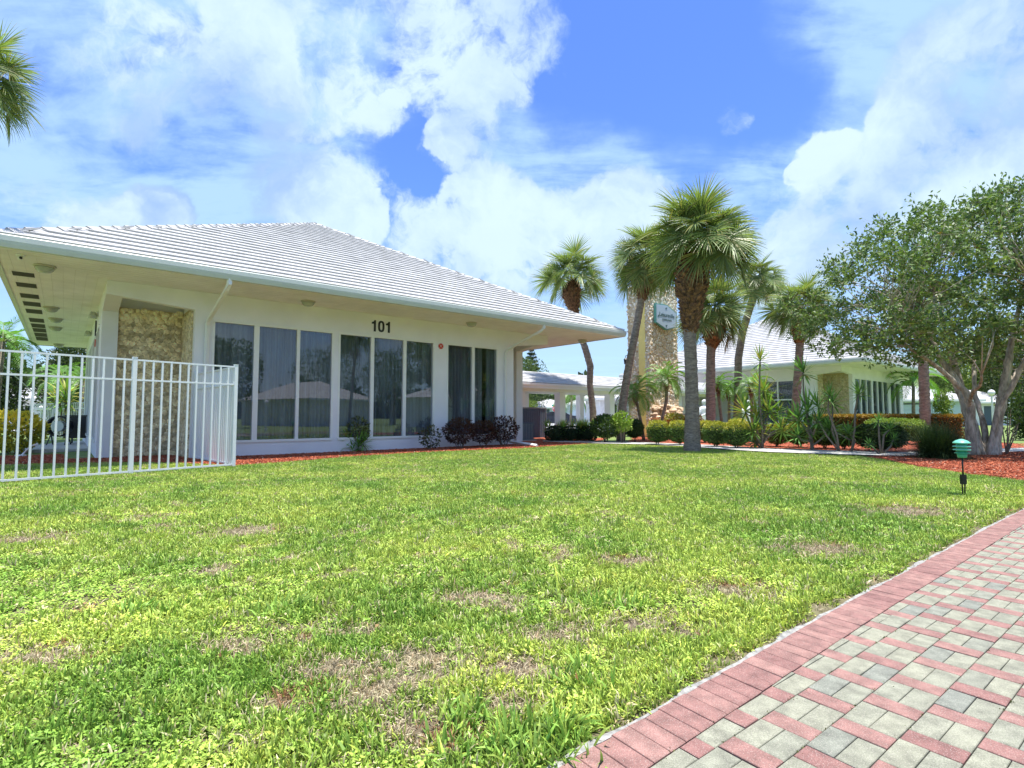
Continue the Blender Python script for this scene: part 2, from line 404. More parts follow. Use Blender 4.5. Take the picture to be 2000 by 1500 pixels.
# ------------------------------------------------------------------ ground and beds
lawn_edge_px = [(-260, 918), (0, 909), (110, 907), (200, 905), (330, 905), (455, 911), (560, 904), (640, 896.5), (720, 890.5), (859, 883), (1000, 877.5), (1050, 874.5),
                (1150, 867.5), (1265, 870), (1350, 874), (1400, 879), (1500, 885.5), (1600, 889), (1680, 892), (1730, 900), (1800, 914), (1900, 928), (2000, 940), (2200, 962)]
def smooth_px(pts, n=6):
    out = []
    for i in range(len(pts) - 1):
        for k in range(n): t = k / n; out.append((pts[i][0] * (1 - t) + pts[i + 1][0] * t, pts[i][1] * (1 - t) + pts[i + 1][1] * t))
    return out + [pts[-1]]
edge = [G(*q) for q in smooth_px(lawn_edge_px, 4)]
me = bpy.data.meshes.new('ground')
xs = np.concatenate([np.linspace(-900, -40, 8), np.linspace(-30, 40, 60), np.linspace(50, 900, 8)])
ys = np.concatenate([np.linspace(-900, -12, 8), np.linspace(-6, 50, 60), np.linspace(60, 1200, 10)])
gx, gy = np.meshgrid(xs, ys); nv = gx.size
me.from_pydata([(float(a), float(b), -.004) for a, b in zip(gx.ravel(), gy.ravel())], [],
               [(j * len(xs) + i, j * len(xs) + i + 1, (j + 1) * len(xs) + i + 1, (j + 1) * len(xs) + i) for j in range(len(ys) - 1) for i in range(len(xs) - 1)])
M['soil'] = mat('dry_soil', (.135, .10, .062), .95, base2=(.19, .18, .08), vscale=2.5, var=.4, bump=.7, bscale=60)
M['ground'] = mat('far_lawn', (.14, .22, .05), .95, base2=(.20, .25, .07), vscale=1.2, var=.35, bump=.7, bscale=40)
me.materials.append(M['ground']); obj('ground', me, kind='structure')

def sheet(name, poly, z, m, kind='structure', label=None):
    b = MB(); b.add([(x, y, z) for x, y in poly], [tuple(range(len(poly)))]); return obj(name, b.mesh(name, m), kind=kind, label=label)
def relief_bed(name, poly, z, m, step=.14, amp=.022, nz=None):
    """a bed with uneven surface: grid cells inside the outline"""
    X = [p[0] for p in poly]; Y = [p[1] for p in poly]
    gx = np.arange(min(X), max(X) + step, step); gy = np.arange(min(Y), max(Y) + step, step)
    A, B = np.meshgrid(gx, gy); ins = inpoly(A + step / 2, B + step / 2, poly)
    H = z + rng.random(A.shape) * amp
    idx = -np.ones(A.shape, int); vs, fs = [], []
    def vid(j, i):
        if idx[j, i] < 0: idx[j, i] = len(vs); vs.append((A[j, i], B[j, i], float(H[j, i])))
        return idx[j, i]
    for j in range(A.shape[0] - 1):
        for i in range(A.shape[1] - 1):
            if ins[j, i]: fs.append((vid(j, i), vid(j, i + 1), vid(j + 1, i + 1), vid(j + 1, i)))
    me = bpy.data.meshes.new(name); me.from_pydata([tuple(map(float, v)) for v in vs], [], [tuple(map(int, f)) for f in fs]); me.materials.append(m)
    me.polygons.foreach_set('use_smooth', [True] * len(me.polygons)); me.update()
    return obj(name, me, kind='structure')
def edge_between(x0, x1): return [G(*q) for q in smooth_px(lawn_edge_px, 4) if x0 <= q[0] <= x1]
sheet('lawn_soil', edge + [(14, 4), (9, 1.0), (6, -1.5), (-7, -1.5), (-13, 6)], .0, M['soil'])
# bed along the left building, out to the path
wl_ = [loc2w(C1, a, b) for a, b in ((19.5, 3.0), (19.5, 6.0), (13.4, 6.0), (13.4, 1.9), (3.4, 1.9), (3.3, 3.3), (1.2, 3.3), (1.2, 5.4), (-2.2, 5.6))]
bedA = edge_between(-260, 1150) + [(w.x, w.y) for w in wl_] + [G(-260, 895)]
relief_bed('mulch_bed', bedA, .004, M['mulch'])
bedC = edge_between(1690, 2200) + [G(2260, 905), G(2000, 884), G(1765, 889), G(1720, 890.5)]
relief_bed('mulch_bed', bedC, .004, M['mulch'])
bedB = [G(1225, 865), G(1400, 871), G(1500, 876.5), G(1600, 880.5), G(1700, 883), G(1765, 885), G(2000, 876), G(2000, 868), G(1900, 862), G(1700, 860), G(1500, 856), G(1240, 853)]
relief_bed('mulch_bed', bedB, .004, M['mulch'], step=.3)
path_poly = [G(1060, 861.5), G(1150, 863), G(1265, 866), G(1350, 869), G(1400, 871.8), G(1500, 877.3), G(1600, 881), G(1700, 883.6), G(1765, 885.6), G(2000, 876.5), G(2300, 868),
             G(2300, 874), G(2000, 883.5), G(1765, 893), G(1700, 891.4), G(1600, 888.4), G(1500, 884.8), G(1400, 878.3), G(1350, 873.4), G(1265, 869.6), G(1150, 867), G(1060, 863.5)]
sheet('footpath', path_poly, .034, M['concrete'])
road = [(-60, 36), (3, 32.5), (14, 46), (60, 62), (160, 62), (160, 76), (-60, 76)]
sheet('road', road, .002, M['road'])
sheet('walkway_floor', [tuple(loc2w(C1, a, b)[:2]) for a, b in ((14.85, 6.3), (35.6, 6.3), (35.6, 12.5), (14.85, 12.5))], .008, M['concrete'])
sheet('car_park', [(0.5, 27.6), (6, 31.5), (15, 44.8), (14, 45.9), (3, 32.4), (-8, 33.5), (-6, 30)], .005, M['road'])
padL = [G(60, 874), G(112, 868), G(178, 862), G(178, 880), G(95, 884), G(30, 884)]
b = MB(); b.prism(padL[::-1], .0, .06); obj('concrete_pad', b.mesh('concrete_pad', M['concrete']), kind='structure')

# ------------------------------------------------------------------ brick paved drive
PA = R(37.3); ps = np.array([math.cos(PA), math.sin(PA)]); pq = np.array([ps[1], -ps[0]])
S_, Q_ = [-.6, 0.4, 1.34, 2.25, 3.25, 4.05, 5.1, 6.5, 8.5], [-.93, -.985, -1.027, -1.057, -1.086, -1.098, -1.117, -1.14, -1.165]
def q_in(s): return float(np.interp(s, S_, Q_))
BW = .165
def sq(s, q): w = ps * s + pq * q; return (float(w[0]), float(w[1]))
def clip_half(poly, n, d):
    """keep the part of poly with n.p >= d"""
    out = []
    for i in range(len(poly)):
        a, c = poly[i], poly[(i + 1) % len(poly)]; da = n[0] * a[0] + n[1] * a[1] - d; dc = n[0] * c[0] + n[1] * c[1] - d
        if da >= 0: out.append(a)
        if da * dc < 0: t = da / (da - dc); out.append((a[0] + (c[0] - a[0]) * t, a[1] + (c[1] - a[1]) * t))
    return out
pave = obj('paved_drive', None, kind='structure')
bed = [sq(s, q_in(s) - BW - .005) for s in np.linspace(-.6, 8.5, 40)] + [sq(8.5, 2.6), sq(-.6, 2.6)]
bm = MB(); bm.add([(x, y, .002) for x, y in bed], [tuple(range(len(bed)))[::-1]]); obj('sand_bed', bm.mesh('sand_bed', M['sand']), pave)
def brick_mat(name, c1, c2, c3, attr=False):
    m = bpy.data.materials.new(name); m.use_nodes = True; nt = m.node_tree; bs = nt.nodes['Principled BSDF']; bs.inputs['Roughness'].default_value = .88
    if attr: a = nt.nodes.new('ShaderNodeAttribute'); a.attribute_name = 'rnd'; rv = a.outputs['Fac']
    else: a = nt.nodes.new('ShaderNodeObjectInfo'); rv = a.outputs['Random']
    cr = nt.nodes.new('ShaderNodeValToRGB'); cr.color_ramp.elements[0].color = (*c1, 1); cr.color_ramp.elements[1].color = (*c3, 1)
    e = cr.color_ramp.elements.new(.84); e.color = (*c2, 1); nt.links.new(rv, cr.inputs[0])
    tcn = nt.nodes.new('ShaderNodeNewGeometry')
    n = nt.nodes.new('ShaderNodeTexNoise'); n.inputs['Scale'].default_value = 260; n.inputs['Detail'].default_value = 3; nt.links.new(tcn.outputs['Position'], n.inputs['Vector'])
    n2 = nt.nodes.new('ShaderNodeTexNoise'); n2.inputs['Scale'].default_value = 19; n2.inputs['Detail'].default_value = 6; nt.links.new(tcn.outputs['Position'], n2.inputs['Vector'])
    mr = nt.nodes.new('ShaderNodeMapRange'); mr.inputs[1].default_value = .3; mr.inputs[2].default_value = .72; mr.inputs[3].default_value = .72; mr.inputs[4].default_value = 1.3; nt.links.new(n.outputs['Fac'], mr.inputs[0])
    mr2 = nt.nodes.new('ShaderNodeMapRange'); mr2.inputs[1].default_value = .3; mr2.inputs[2].default_value = .7; mr2.inputs[3].default_value = .70; mr2.inputs[4].default_value = 1.2; nt.links.new(n2.outputs['Fac'], mr2.inputs[0])
    mm = nt.nodes.new('ShaderNodeMath'); mm.operation = 'MULTIPLY'; nt.links.new(mr.outputs[0], mm.inputs[0]); nt.links.new(mr2.outputs[0], mm.inputs[1])
    sc_ = nt.nodes.new('ShaderNodeVectorMath'); sc_.operation = 'SCALE'; nt.links.new(cr.outputs[0], sc_.inputs[0]); nt.links.new(mm.outputs[0], sc_.inputs['Scale'])
    # pale aggregate specks showing in the worn surface
    vo = nt.nodes.new('ShaderNodeTexVoronoi'); vo.inputs['Scale'].default_value = 170; nt.links.new(tcn.outputs['Position'], vo.inputs['Vector'])
    sp = nt.nodes.new('ShaderNodeMapRange'); sp.inputs[1].default_value = .16; sp.inputs[2].default_value = .27; sp.inputs[3].default_value = .55; sp.inputs[4].default_value = 0; nt.links.new(vo.outputs['Distance'], sp.inputs[0])
    mx = nt.nodes.new('ShaderNodeMix'); mx.data_type = 'RGBA'; nt.links.new(sp.outputs[0], mx.inputs[0]); nt.links.new(sc_.outputs[0], mx.inputs[6]); mx.inputs[7].default_value = (.50, .44, .38, 1)
    nt.links.new(mx.outputs[2], bs.inputs['Base Color'])
    bp = nt.nodes.new('ShaderNodeBump'); bp.inputs['Strength'].default_value = .5; bp.inputs['Distance'].default_value = .003; nt.links.new(n.outputs['Fac'], bp.inputs['Height']); nt.links.new(bp.outputs[0], bs.inputs['Normal'])
    return m
GREY = ((.275, .27, .195), (.25, .25, .185), (.20, .208, .17)); RED = ((.26, .13, .11), (.31, .17, .14), (.22, .105, .09))
for k_, c_ in (('grey', GREY), ('red', RED)):
    M['pv_' + k_] = brick_mat('paver_' + k_, *c_); M['pv_' + k_ + '_a'] = brick_mat('paver_far_' + k_, *c_, attr=True)
def brick_geo(poly, h=.012, bev=.0022):
    n = len(poly); cx = sum(p[0] for p in poly) / n; cy = sum(p[1] for p in poly) / n
    def inset(p, d):
        vx, vy = cx - p[0], cy - p[1]; l = math.hypot(vx, vy) + 1e-9; d = min(d, l * .4); return (p[0] + vx / l * d, p[1] + vy / l * d)
    vs = [(p[0], p[1], 0) for p in poly] + [(p[0], p[1], h - bev) for p in poly] + [(*inset(p, bev * 1.6), h) for p in poly]
    fs = [tuple(range(2 * n, 3 * n))]
    for i in range(n):
        j = (i + 1) % n; fs += [(i, j, n + j, n + i), (n + i, n + j, 2 * n + j, 2 * n + i)]
    return vs, fs
BL, BS, GAP = .1606, .0803, .0014     # laid size along and across, joint half width
bricks = []   # (kind, poly world, full?)
def rect(s0, s1, q0, q1): return [sq(s0 + GAP, q1 - GAP), sq(s1 - GAP, q1 - GAP), sq(s1 - GAP, q0 + GAP), sq(s0 + GAP, q0 + GAP)]
PER, STR = .2493, .1565
for j in range(-3, 19):
    q0 = -.804 + j * STR; q1 = q0 + STR
    for i in range(-8, 34):
        s0 = 2.137 + .105 * (j % 2) + i * PER + rng.normal() * .001 - .01 * j
        rs1 = s0 + PER / 3
        for kind, rc in (('red', (s0, rs1, q0, q1)), ('grey', (rs1, s0 + PER, q0, q0 + STR / 2)), ('grey', (rs1, s0 + PER, q0 + STR / 2, q1))):
            sm = (rc[0] + rc[1]) / 2
            if sm > 7.4 or sm < -.4 or q1 > 2.5: continue
            poly = rect(*rc); qi = q_in(sm)
            if q1 < qi - .05: continue
            # clip against the inner edge of the border
            e0, e1 = sq(sm - .2, q_in(sm - .2) + .003), sq(sm + .2, q_in(sm + .2) + .003)
            n_ = (e1[1] - e0[1], -(e1[0] - e0[0])); l = math.hypot(*n_); n_ = (n_[0] / l, n_[1] / l)
            c = clip_half(poly, n_, n_[0] * e0[0] + n_[1] * e0[1])
            if len(c) < 3: continue
            ar = abs(sum(c[a][0] * c[(a + 1) % len(c)][1] - c[(a + 1) % len(c)][0] * c[a][1] for a in range(len(c)))) / 2
            if ar < 6e-4: continue
            bricks.append((kind, c, len(c) == 4 and ar > .98 * (rc[1] - rc[0] - 2 * GAP) * (rc[3] - rc[2] - 2 * GAP)))
s = -.55
while s < 8.3:
    w = .0795 + rng.normal() * .0012; s1 = s + w
    bricks.append(('border', [sq(s + GAP, q_in(s) - .002), sq(s1 - GAP, q_in(s1) - .002), sq(s1 - GAP + .003, q_in(s1) - BW + rng.normal() * .002), sq(s + GAP + .003, q_in(s) - BW + rng.normal() * .002)], False)); s = s1
def seen(poly):
    x, y = poly[0]; return y > 1.45 and x < y * 1.0
nm = {'red': 'red_paver', 'grey': 'grey_paver', 'border': 'border_brick'}
for kind in ('red', 'grey', 'border'):
    L_ = [b_ for b_ in bricks if b_[0] == kind]
    L_.sort(key=lambda b_: (not seen(b_[1]), math.hypot(*b_[1][0])))
    far = MB(); farr = []
    base_m = M['pv_red' if kind != 'grey' else 'pv_grey']
    for n_, (k_, poly, full) in enumerate(L_):
        area = abs(sum(poly[a][0] * poly[(a + 1) % len(poly)][1] - poly[(a + 1) % len(poly)][0] * poly[a][1] for a in range(len(poly)))) / 2
        if sum(poly[a][0] * poly[(a + 1) % len(poly)][1] - poly[(a + 1) % len(poly)][0] * poly[a][1] for a in range(len(poly))) < 0: poly = poly[::-1]
        cx = sum(p[0] for p in poly) / len(poly); cy = sum(p[1] for p in poly) / len(poly)
        if n_ < 298:
            vs, fs = brick_geo([(p[0] - cx, p[1] - cy) for p in poly]); bm = MB(); bm.add(vs, fs)
            obj(nm[kind], bm.mesh(nm[kind], base_m), pave, (cx, cy, .002 + abs(rng.normal()) * .0012), (rng.normal() * .006, rng.normal() * .006, 0))
        else:
            vs, fs = brick_geo(poly); z0 = .002 + abs(rng.normal()) * .0008; far.add([(v[0], v[1], v[2] + z0) for v in vs], fs); farr += [rng.random()] * len(fs)
    if far.v:
        me = far.mesh(nm[kind] + '_field', M['pv_red_a' if kind != 'grey' else 'pv_grey_a'])
        a = me.attributes.new('rnd', 'FLOAT', 'FACE'); a.data.foreach_set('value', np.array(farr, dtype=np.float32))
        obj(nm[kind] + '_field', me, pave, kind='stuff')
# crumbling mortar haunch outside the border
hb = MB(); ss = np.arange(-.55, 8.2, .02); inner, outer, top = [], [], []
wn_ = np.interp(ss, np.arange(-1, 9, .13), .010 + .045 * rng.random(len(np.arange(-1, 9, .13))) ** 1.6)
vs = []
for k, s in enumerate(ss):
    qo = q_in(s) - BW - .001; w = wn_[k] + rng.random() * .006
    for dq, z in ((0, .009), (w * .6, .010 + rng.random() * .002), (w, -.003)):
        x, y = sq(s, qo - dq); vs.append((x, y, z))
hb.add(vs, [(k * 3 + a, k * 3 + a + 1, k * 3 + a + 4, k * 3 + a + 3) for k in range(len(ss) - 1) for a in (0, 1)])
obj('mortar_haunch', hb.mesh('mortar_haunch', M['haunch']), pave)
pave_poly = [sq(s, q_in(s) - BW - .035) for s in np.linspace(-.6, 8.5, 40)] + [sq(8.5, 3), sq(-.6, 3), sq(-1.5, 2)]

# ------------------------------------------------------------------ buildings
HE, HA, S1, WV, UL = 3.92, 8.59, 17.1, 1.779, 1.779
def wall_holes(mb, a0, a1, z0, z1, holes, mp, th=.2):
    """grid wall with rectangular openings; mp(a, z, d) maps to local space, d = depth inwards"""
    A = sorted({a0, a1, *[h[0] for h in holes], *[h[1] for h in holes]}); Z = sorted({z0, z1, *[h[2] for h in holes], *[h[3] for h in holes]})
    for i in range(len(A) - 1):
        for j in range(len(Z) - 1):
            am, zm = (A[i] + A[i + 1]) / 2, (Z[j] + Z[j + 1]) / 2
            if any(h[0] < am < h[1] and h[2] < zm < h[3] for h in holes): continue
            q = [(A[i], Z[j]), (A[i + 1], Z[j]), (A[i + 1], Z[j + 1]), (A[i], Z[j + 1])]
            mb.add([mp(a, z, 0) for a, z in q], [(0, 1, 2, 3)]); mb.add([mp(a, z, th) for a, z in q], [(3, 2, 1, 0)])
    for h in holes + [(a0, a1, z0, z1)]:
        c = [(h[0], h[2]), (h[1], h[2]), (h[1], h[3]), (h[0], h[3])]
        for k in range(4):
            p, q = c[k], c[(k + 1) % 4]; mb.add([mp(*p, 0), mp(*p, th), mp(*q, th), mp(*q, 0)], [(0, 1, 2, 3)])
def bar(mb, mp, a0, a1, z0, z1, d0, d1, mi=0):
    p = [mp(a, z, d) for d in (d0, d1) for a, z in ((a0, z0), (a1, z0), (a1, z1), (a0, z1))]
    mb.add(p, [(0, 1, 2, 3), (7, 6, 5, 4), (0, 4, 5, 1), (1, 5, 6, 2), (2, 6, 7, 3), (3, 7, 4, 0)], mi)
def window(parent, mp, h, panes, curtain=True, seed=0, transom=None, open_at=None):
    fb = MB(); fr = .045
    a0, a1, z0, z1 = h
    bar(fb, mp, a0, a1, z1 - fr, z1 + .015, -.015, .09); bar(fb, mp, a0, a1, z0 - .015, z0 + fr, -.03, .09)
    edges = [a0] + [x for p in panes for x in p] + [a1]
    for k in range(0, len(edges), 2): bar(fb, mp, edges[k] - (.012 if k == 0 else 0), edges[k + 1] + (.012 if k == len(edges) - 2 else 0), z0 + fr, z1 - fr, -.012, .09)
    if transom: bar(fb, mp, a0, a1, transom - .04, transom + .04, -.018, .08)
    w = obj('window', fb.mesh('window', M['white']), parent)
    for p in panes:
        pb = MB(); bar(pb, mp, p[0] - .005, p[1] + .005, z0 + fr - .005, z1 - fr + .005, .04, .046); obj('pane', pb.mesh('pane', M['glass']), w)
    if curtain:
        cb = MB(); r_ = random.Random(seed); a = a0 - .05; vs = []
        ph = 0
        while a < a1 + .05:
            gapd = .24 + .06 * math.sin(ph) * (.5 + .5 * math.sin(a * 2.3 + seed)) + .02 * r_.random(); ph += .75 + r_.random() * .6
            vs.append((a, gapd)); a += .022
        n = len(vs); lst = []
        for (a, d) in vs: lst += [mp(a, z0 - .02, d), mp(a + r_.random() * .006, z1 + .02, d * .97)]
        skip = set()
        if open_at:
            skip = {k for k in range(n - 1) if open_at[0] < vs[k][0] < open_at[1]}
        cb.add(lst, [(2 * k, 2 * k + 2, 2 * k + 3, 2 * k + 1) for k in range(n - 1) if k not in skip])
        obj('curtain', cb.mesh('curtain', M['curtain'], smooth=True), parent)
    return w

stone_v = []
def stone_geo(r, seed, t=.03, n=7):
    q = random.Random(seed); pts = []
    el = q.uniform(.55, .95)
    for k in range(n):
        a = 2 * math.pi * (k + q.uniform(-.3, .3)) / n; rr = r * q.uniform(.86, 1.15); pts.append((rr * math.cos(a), rr * math.sin(a) * el))
    vs = [(x, y, 0) for x, y in pts] + [(x * .93, y * .93, t * q.uniform(.5, .8)) for x, y in pts] + [(x * .62, y * .62, t * q.uniform(.85, 1.15)) for x, y in pts]
    fs = [tuple(range(2 * n, 3 * n))]
    for i in range(n):
        j = (i + 1) % n; fs += [(i, j, n + j, n + i), (n + i, n + j, 2 * n + j, 2 * n + i)]
    return vs, fs
STV = []
for k in range(10):
    b = MB(); b.add(*stone_geo(.094, k, .034)); STV.append(b.mesh('stone', M['stone']))
def stone_spots(w, h, step, seed, margin=.05):
    q = random.Random(seed); out = []; row = 0; z = margin + .02
    while z < h - margin:
        a = margin + (step / 2 if row % 2 else 0)
        while a < w - margin * .6:
            out.append((min(max(a + q.uniform(-.2, .2) * step, .03), w - .03), z + q.uniform(-.18, .18) * step)); a += step
        z += step * .88; row += 1
    return out
def stone_panel(parent, origin, ang, w, h, single, seed):
    """a panel facing -y of its own frame, standing at origin, turned by ang about z"""
    b = MB(); b.box(0, w, 0, .12, 0, h); p = obj('stone_panel', b.mesh('stone_panel', M['mortar2']), parent, origin, (0, 0, ang))
    sp = stone_spots(w, h, .128, seed); jb = MB(); q = random.Random(seed)
    rotm = Matrix.Rotation(R(90), 4, 'X')
    for k, (a, z) in enumerate(sp):
        rr = Matrix.Translation((a, .004, z)) @ rotm @ Matrix.Rotation(q.uniform(0, 6.28), 4, 'Z') @ Matrix.Scale(q.uniform(.85, 1.12), 4)
        if single and k < 290: o = obj('stone', q.choice(STV), p); o.matrix_local = rr
        else:
            m_ = q.choice(STV); jb.add([rr @ v.co for v in m_.vertices], [tuple(f.vertices) for f in m_.polygons])
    if jb.v: obj('stone_cladding', jb.mesh('stone_cladding', M['stone']), p, kind='stuff')

def building(C, label, S, main, seed, right_end=14.78):
    Bd = thing('clubhouse_building', label, 'building', C, RZ, 'white pyramid roofed pavilions')
    WB = 15.3
    # walls
    mb = MB()
    front = lambda a, z, d: (a, WV + d, z)
    left = lambda a, z, d: (UL + d, a, z)
    right = lambda a, z, d: (right_end - d, a, z)
    back = lambda a, z, d: (a, WB - d, z)
    G1 = (3.83, 6.76, .36, 3.285); G2 = (6.91, 9.95, .36, 3.285); G3 = (10.41, 12.44, .36, 3.285)
    wall_holes(mb, 3.45, 13.14, -.05, HE - .004, [G1, G2, G3], front)
    if main: LW = [(4.1, 5.9, .36, 3.25), (6.6, 8.4, .36, 3.25), (9.1, 10.9, .36, 3.25), (11.6, 13.6, .36, 3.25)]
    else: LW = [(4.1, 6.8, .5, 3.2), (7.3, 8.2, .1, 2.3)]
    wall_holes(mb, 3.5, WB, -.05, HE - .004, LW, left)
    wall_holes(mb, 3.5, WB, -.05, HE - .004, [], right)
    mb.box(UL + .2, right_end - .2, WB - .2, WB, -.05, HE - .004)
    mb.box(3.65, 13.0, 3.6, 3.7, -.05, HE - .01) if False else None
    # recess returns
    mb.box(3.452, 3.62, WV + .2, 3.4, -.05, HE - .006); mb.box(12.96, 13.138, WV + .2, 3.4, -.05, HE - .006)
    mb.box(UL + .21, 3.62, 3.52, 3.66, -.05, HE - .006); mb.box(12.96, right_end - .21, 3.42, 3.6, -.05, HE - .006)
    # hanging headers over the corner recesses
    def hdr(x0, z0, x1, z1, y0, y1):
        mb.add([(x0, y0, z0), (x1, y0, z1), (x1, y0, HE - .004), (x0, y0, HE - .004), (x0, y1, z0), (x1, y1, z1), (x1, y1, HE - .004), (x0, y1, HE - .004)],
               [(0, 1, 2, 3), (7, 6, 5, 4), (0, 4, 5, 1), (1, 5, 6, 2), (2, 6, 7, 3), (3, 7, 4, 0)])
    hdr(UL, 3.62, 3.449, 3.48, WV, WV + .2); hdr(13.141, 3.43, right_end, 3.61, WV, WV + .2)
    def hdrs(x0, x1, z0, z1, y0, y1):
        mb.add([(x0, y0, z0), (x0, y1, z1), (x0, y1, HE - .004), (x0, y0, HE - .004), (x1, y0, z0), (x1, y1, z1), (x1, y1, HE - .004), (x1, y0, HE - .004)],
               [(0, 3, 2, 1), (4, 5, 6, 7), (0, 1, 5, 4), (1, 2, 6, 5), (2, 3, 7, 6), (3, 0, 4, 7)])
    hdrs(UL, UL + .3, 3.62, 3.46, WV + .201, 3.2); hdrs(right_end - .3, right_end, 3.61, 3.46, WV + .201, 3.2)
    mb.box(UL, UL + .31, 3.2, 3.499, -.05, HE - .004); mb.box(right_end - .31, right_end, 3.2, 3.499, -.05, HE - .004)
    obj('wall', mb.mesh('wall', M['wall']), Bd)
    # near-black sheets behind the glass, the unlit room's dimness put into their colour
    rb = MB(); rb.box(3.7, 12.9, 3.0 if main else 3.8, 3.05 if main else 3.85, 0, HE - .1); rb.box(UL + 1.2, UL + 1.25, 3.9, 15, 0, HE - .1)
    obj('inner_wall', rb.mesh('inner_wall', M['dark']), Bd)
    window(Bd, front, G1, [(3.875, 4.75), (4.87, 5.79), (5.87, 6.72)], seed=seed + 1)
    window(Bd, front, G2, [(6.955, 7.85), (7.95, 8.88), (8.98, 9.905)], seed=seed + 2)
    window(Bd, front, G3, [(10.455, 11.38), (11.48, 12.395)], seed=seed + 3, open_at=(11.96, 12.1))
    for k, h in enumerate(LW):
        m_ = (h[0] + h[1]) / 2
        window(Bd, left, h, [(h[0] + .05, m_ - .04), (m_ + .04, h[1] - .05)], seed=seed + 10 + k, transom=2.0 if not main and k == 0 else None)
    # stone in the corner recess
    stone_panel(Bd, (UL + .312, 3.4, 0), 0, 3.45 - UL - .316, 3.62, main, seed + 5)
    stone_panel(Bd, (3.45, 3.398, 0), -R(90), 3.398 - WV - .21, 3.6, False, seed + 6)
    stone_panel(Bd, (13.142, 3.418, 0), 0, right_end - 13.142 - .312, 3.6, False, seed + 7)
    # soffit, gutter
    sb = MB(); sb.box(.1, S - .1, .1, S - .1, HE, HE + .05); obj('soffit', sb.mesh('soffit', M['soffit']), Bd)
    sb = MB()
    for k in range(1, 9):
        o = .1 + k * .19
        for (x0, x1, y0, y1) in ((o, S - o, o, o + .006), (o, o + .006, o, S - o), (S - o - .006, S - o, o, S - o)): sb.box(x0, x1, y0, y1, HE - .003, HE - .0005)
    obj('soffit_seam', sb.mesh('soffit_seam', mat('seam_shade', (.70, .68, .67), .8)), Bd, kind='stuff')
    gb = MB(); prof = [(.13, HE - .012), (.035, HE - .012), (.012, HE + .05), (0, HE + .10), (0, HE + .19), (.012, HE + .205), (.025, HE + .19), (.12, HE + .16)]
    cs = []
    for o, z in prof: cs += [(o, o, z), (S - o, o, z), (S - o, S - o, z), (o, S - o, z)]
    gb.add(cs, [(4 * i + k, 4 * i + (k + 1) % 4, 4 * (i + 1) + (k + 1) % 4, 4 * (i + 1) + k) for i in range(len(prof) - 1) for k in range(4)])
    obj('gutter', gb.mesh('gutter', M['gutter']), Bd)
    # roof
    z0 = HE + .19; Z1 = HA - .03; sl = (Z1 - z0) / (S / 2 - .06); rb = MB()
    rb.add([(.06, .06, z0), (S - .06, .06, z0), (S - .06, S - .06, z0), (.06, S - .06, z0), (S / 2, S / 2, Z1)], [(0, 1, 4), (1, 2, 4), (2, 3, 4), (3, 0, 4), (3, 2, 1, 0)])
    roof = obj('roof', rb.mesh('roof', M['deck']), Bd)
    ang = math.atan(sl); NR = 28; e = (S / 2 - .06) / NR; ln = e / math.cos(ang) + .05; TW = .335
    faces = [(0, (.06, .06)), (R(90), (S - .06, .06)), (R(180), (S - .06, S - .06)), (R(270), (.06, S - .06))]
    full = MB(); full.add([(0, 0, 0), (TW - .0025, 0, 0), (TW - .0025, ln, -.022), (0, ln, -.022), (0, 0, .056), (TW - .0025, 0, .056), (TW - .0025, ln, .012), (0, ln, .012)],
                          [(4, 5, 6, 7), (0, 1, 5, 4), (1, 2, 6, 5), (2, 3, 7, 6), (3, 0, 4, 7)])
    fullm = full.mesh('roof_tile', M['tile'])
    W_ = S - .12
    for fi, (fr, (ox, oy)) in enumerate(faces):
        T = Matrix.Translation((ox, oy, z0)) @ Matrix.Rotation(fr, 4, 'Z') @ Matrix.Rotation(ang, 4, 'X')
        tiles = []; q = random.Random(seed + fi)
        for r_ in range(NR):
            d0, d1 = r_ * e, (r_ + 1) * e; x = -(TW / 2 if r_ % 2 else 0)
            while x < W_:
                b0, b1 = max(x, d0), min(x + TW - .0025, W_ - d0); t0, t1 = max(x, min(d1, W_ / 2)), min(x + TW - .0025, max(W_ - d1, W_ / 2))
                if b1 - b0 > .03: tiles.append((r_, x, b0, b1, min(t0, b1), max(t1, b0, min(t0, b1))))
                x += TW
        if fi == 0 and main: tiles.sort(key=lambda t: (t[1] - .6) ** 2 * .55 + (t[0] * e * 1.3 + 7.0) ** 2)
        jb = MB()
        for n_, (r_, x, b0, b1, t0, t1) in enumerate(tiles):
            y = r_ * e / math.cos(ang); dz = q.uniform(0, .002); isfull = abs(b1 - b0 - TW + .0025) < 1e-6 and abs(t1 - t0 - TW + .0025) < 1e-6
            if fi == 0 and main and n_ < 298:
                if isfull: o = obj('roof_tile', fullm, roof); o.matrix_local = T @ Matrix.Translation((x, y, dz)); continue
                cb = MB(); cb.add([(b0 - x, 0, 0), (b1 - x, 0, 0), (t1 - x, ln, -.022), (t0 - x, ln, -.022), (b0 - x, 0, .056), (b1 - x, 0, .056), (t1 - x, ln, .012), (t0 - x, ln, .012)],
                                  [(4, 5, 6, 7), (0, 1, 5, 4), (1, 2, 6, 5), (2, 3, 7, 6), (3, 0, 4, 7)])
                o = obj('roof_tile', cb.mesh('roof_tile', M['tile']), roof); o.matrix_local = T @ Matrix.Translation((x, y, dz)); continue
            pts = [(b0, 0, 0), (b1, 0, 0), (t1, ln, -.022), (t0, ln, -.022), (b0, 0, .056), (b1, 0, .056), (t1, ln, .012), (t0, ln, .012)]
            jb.add([T @ Vector((p[0], p[1] + y, p[2] + dz)) for p in pts], [(4, 5, 6, 7), (0, 1, 5, 4), (1, 2, 6, 5), (2, 3, 7, 6), (3, 0, 4, 7)])
        obj('tile_field', jb.mesh('tile_field', M['tile2']), roof, kind='stuff')
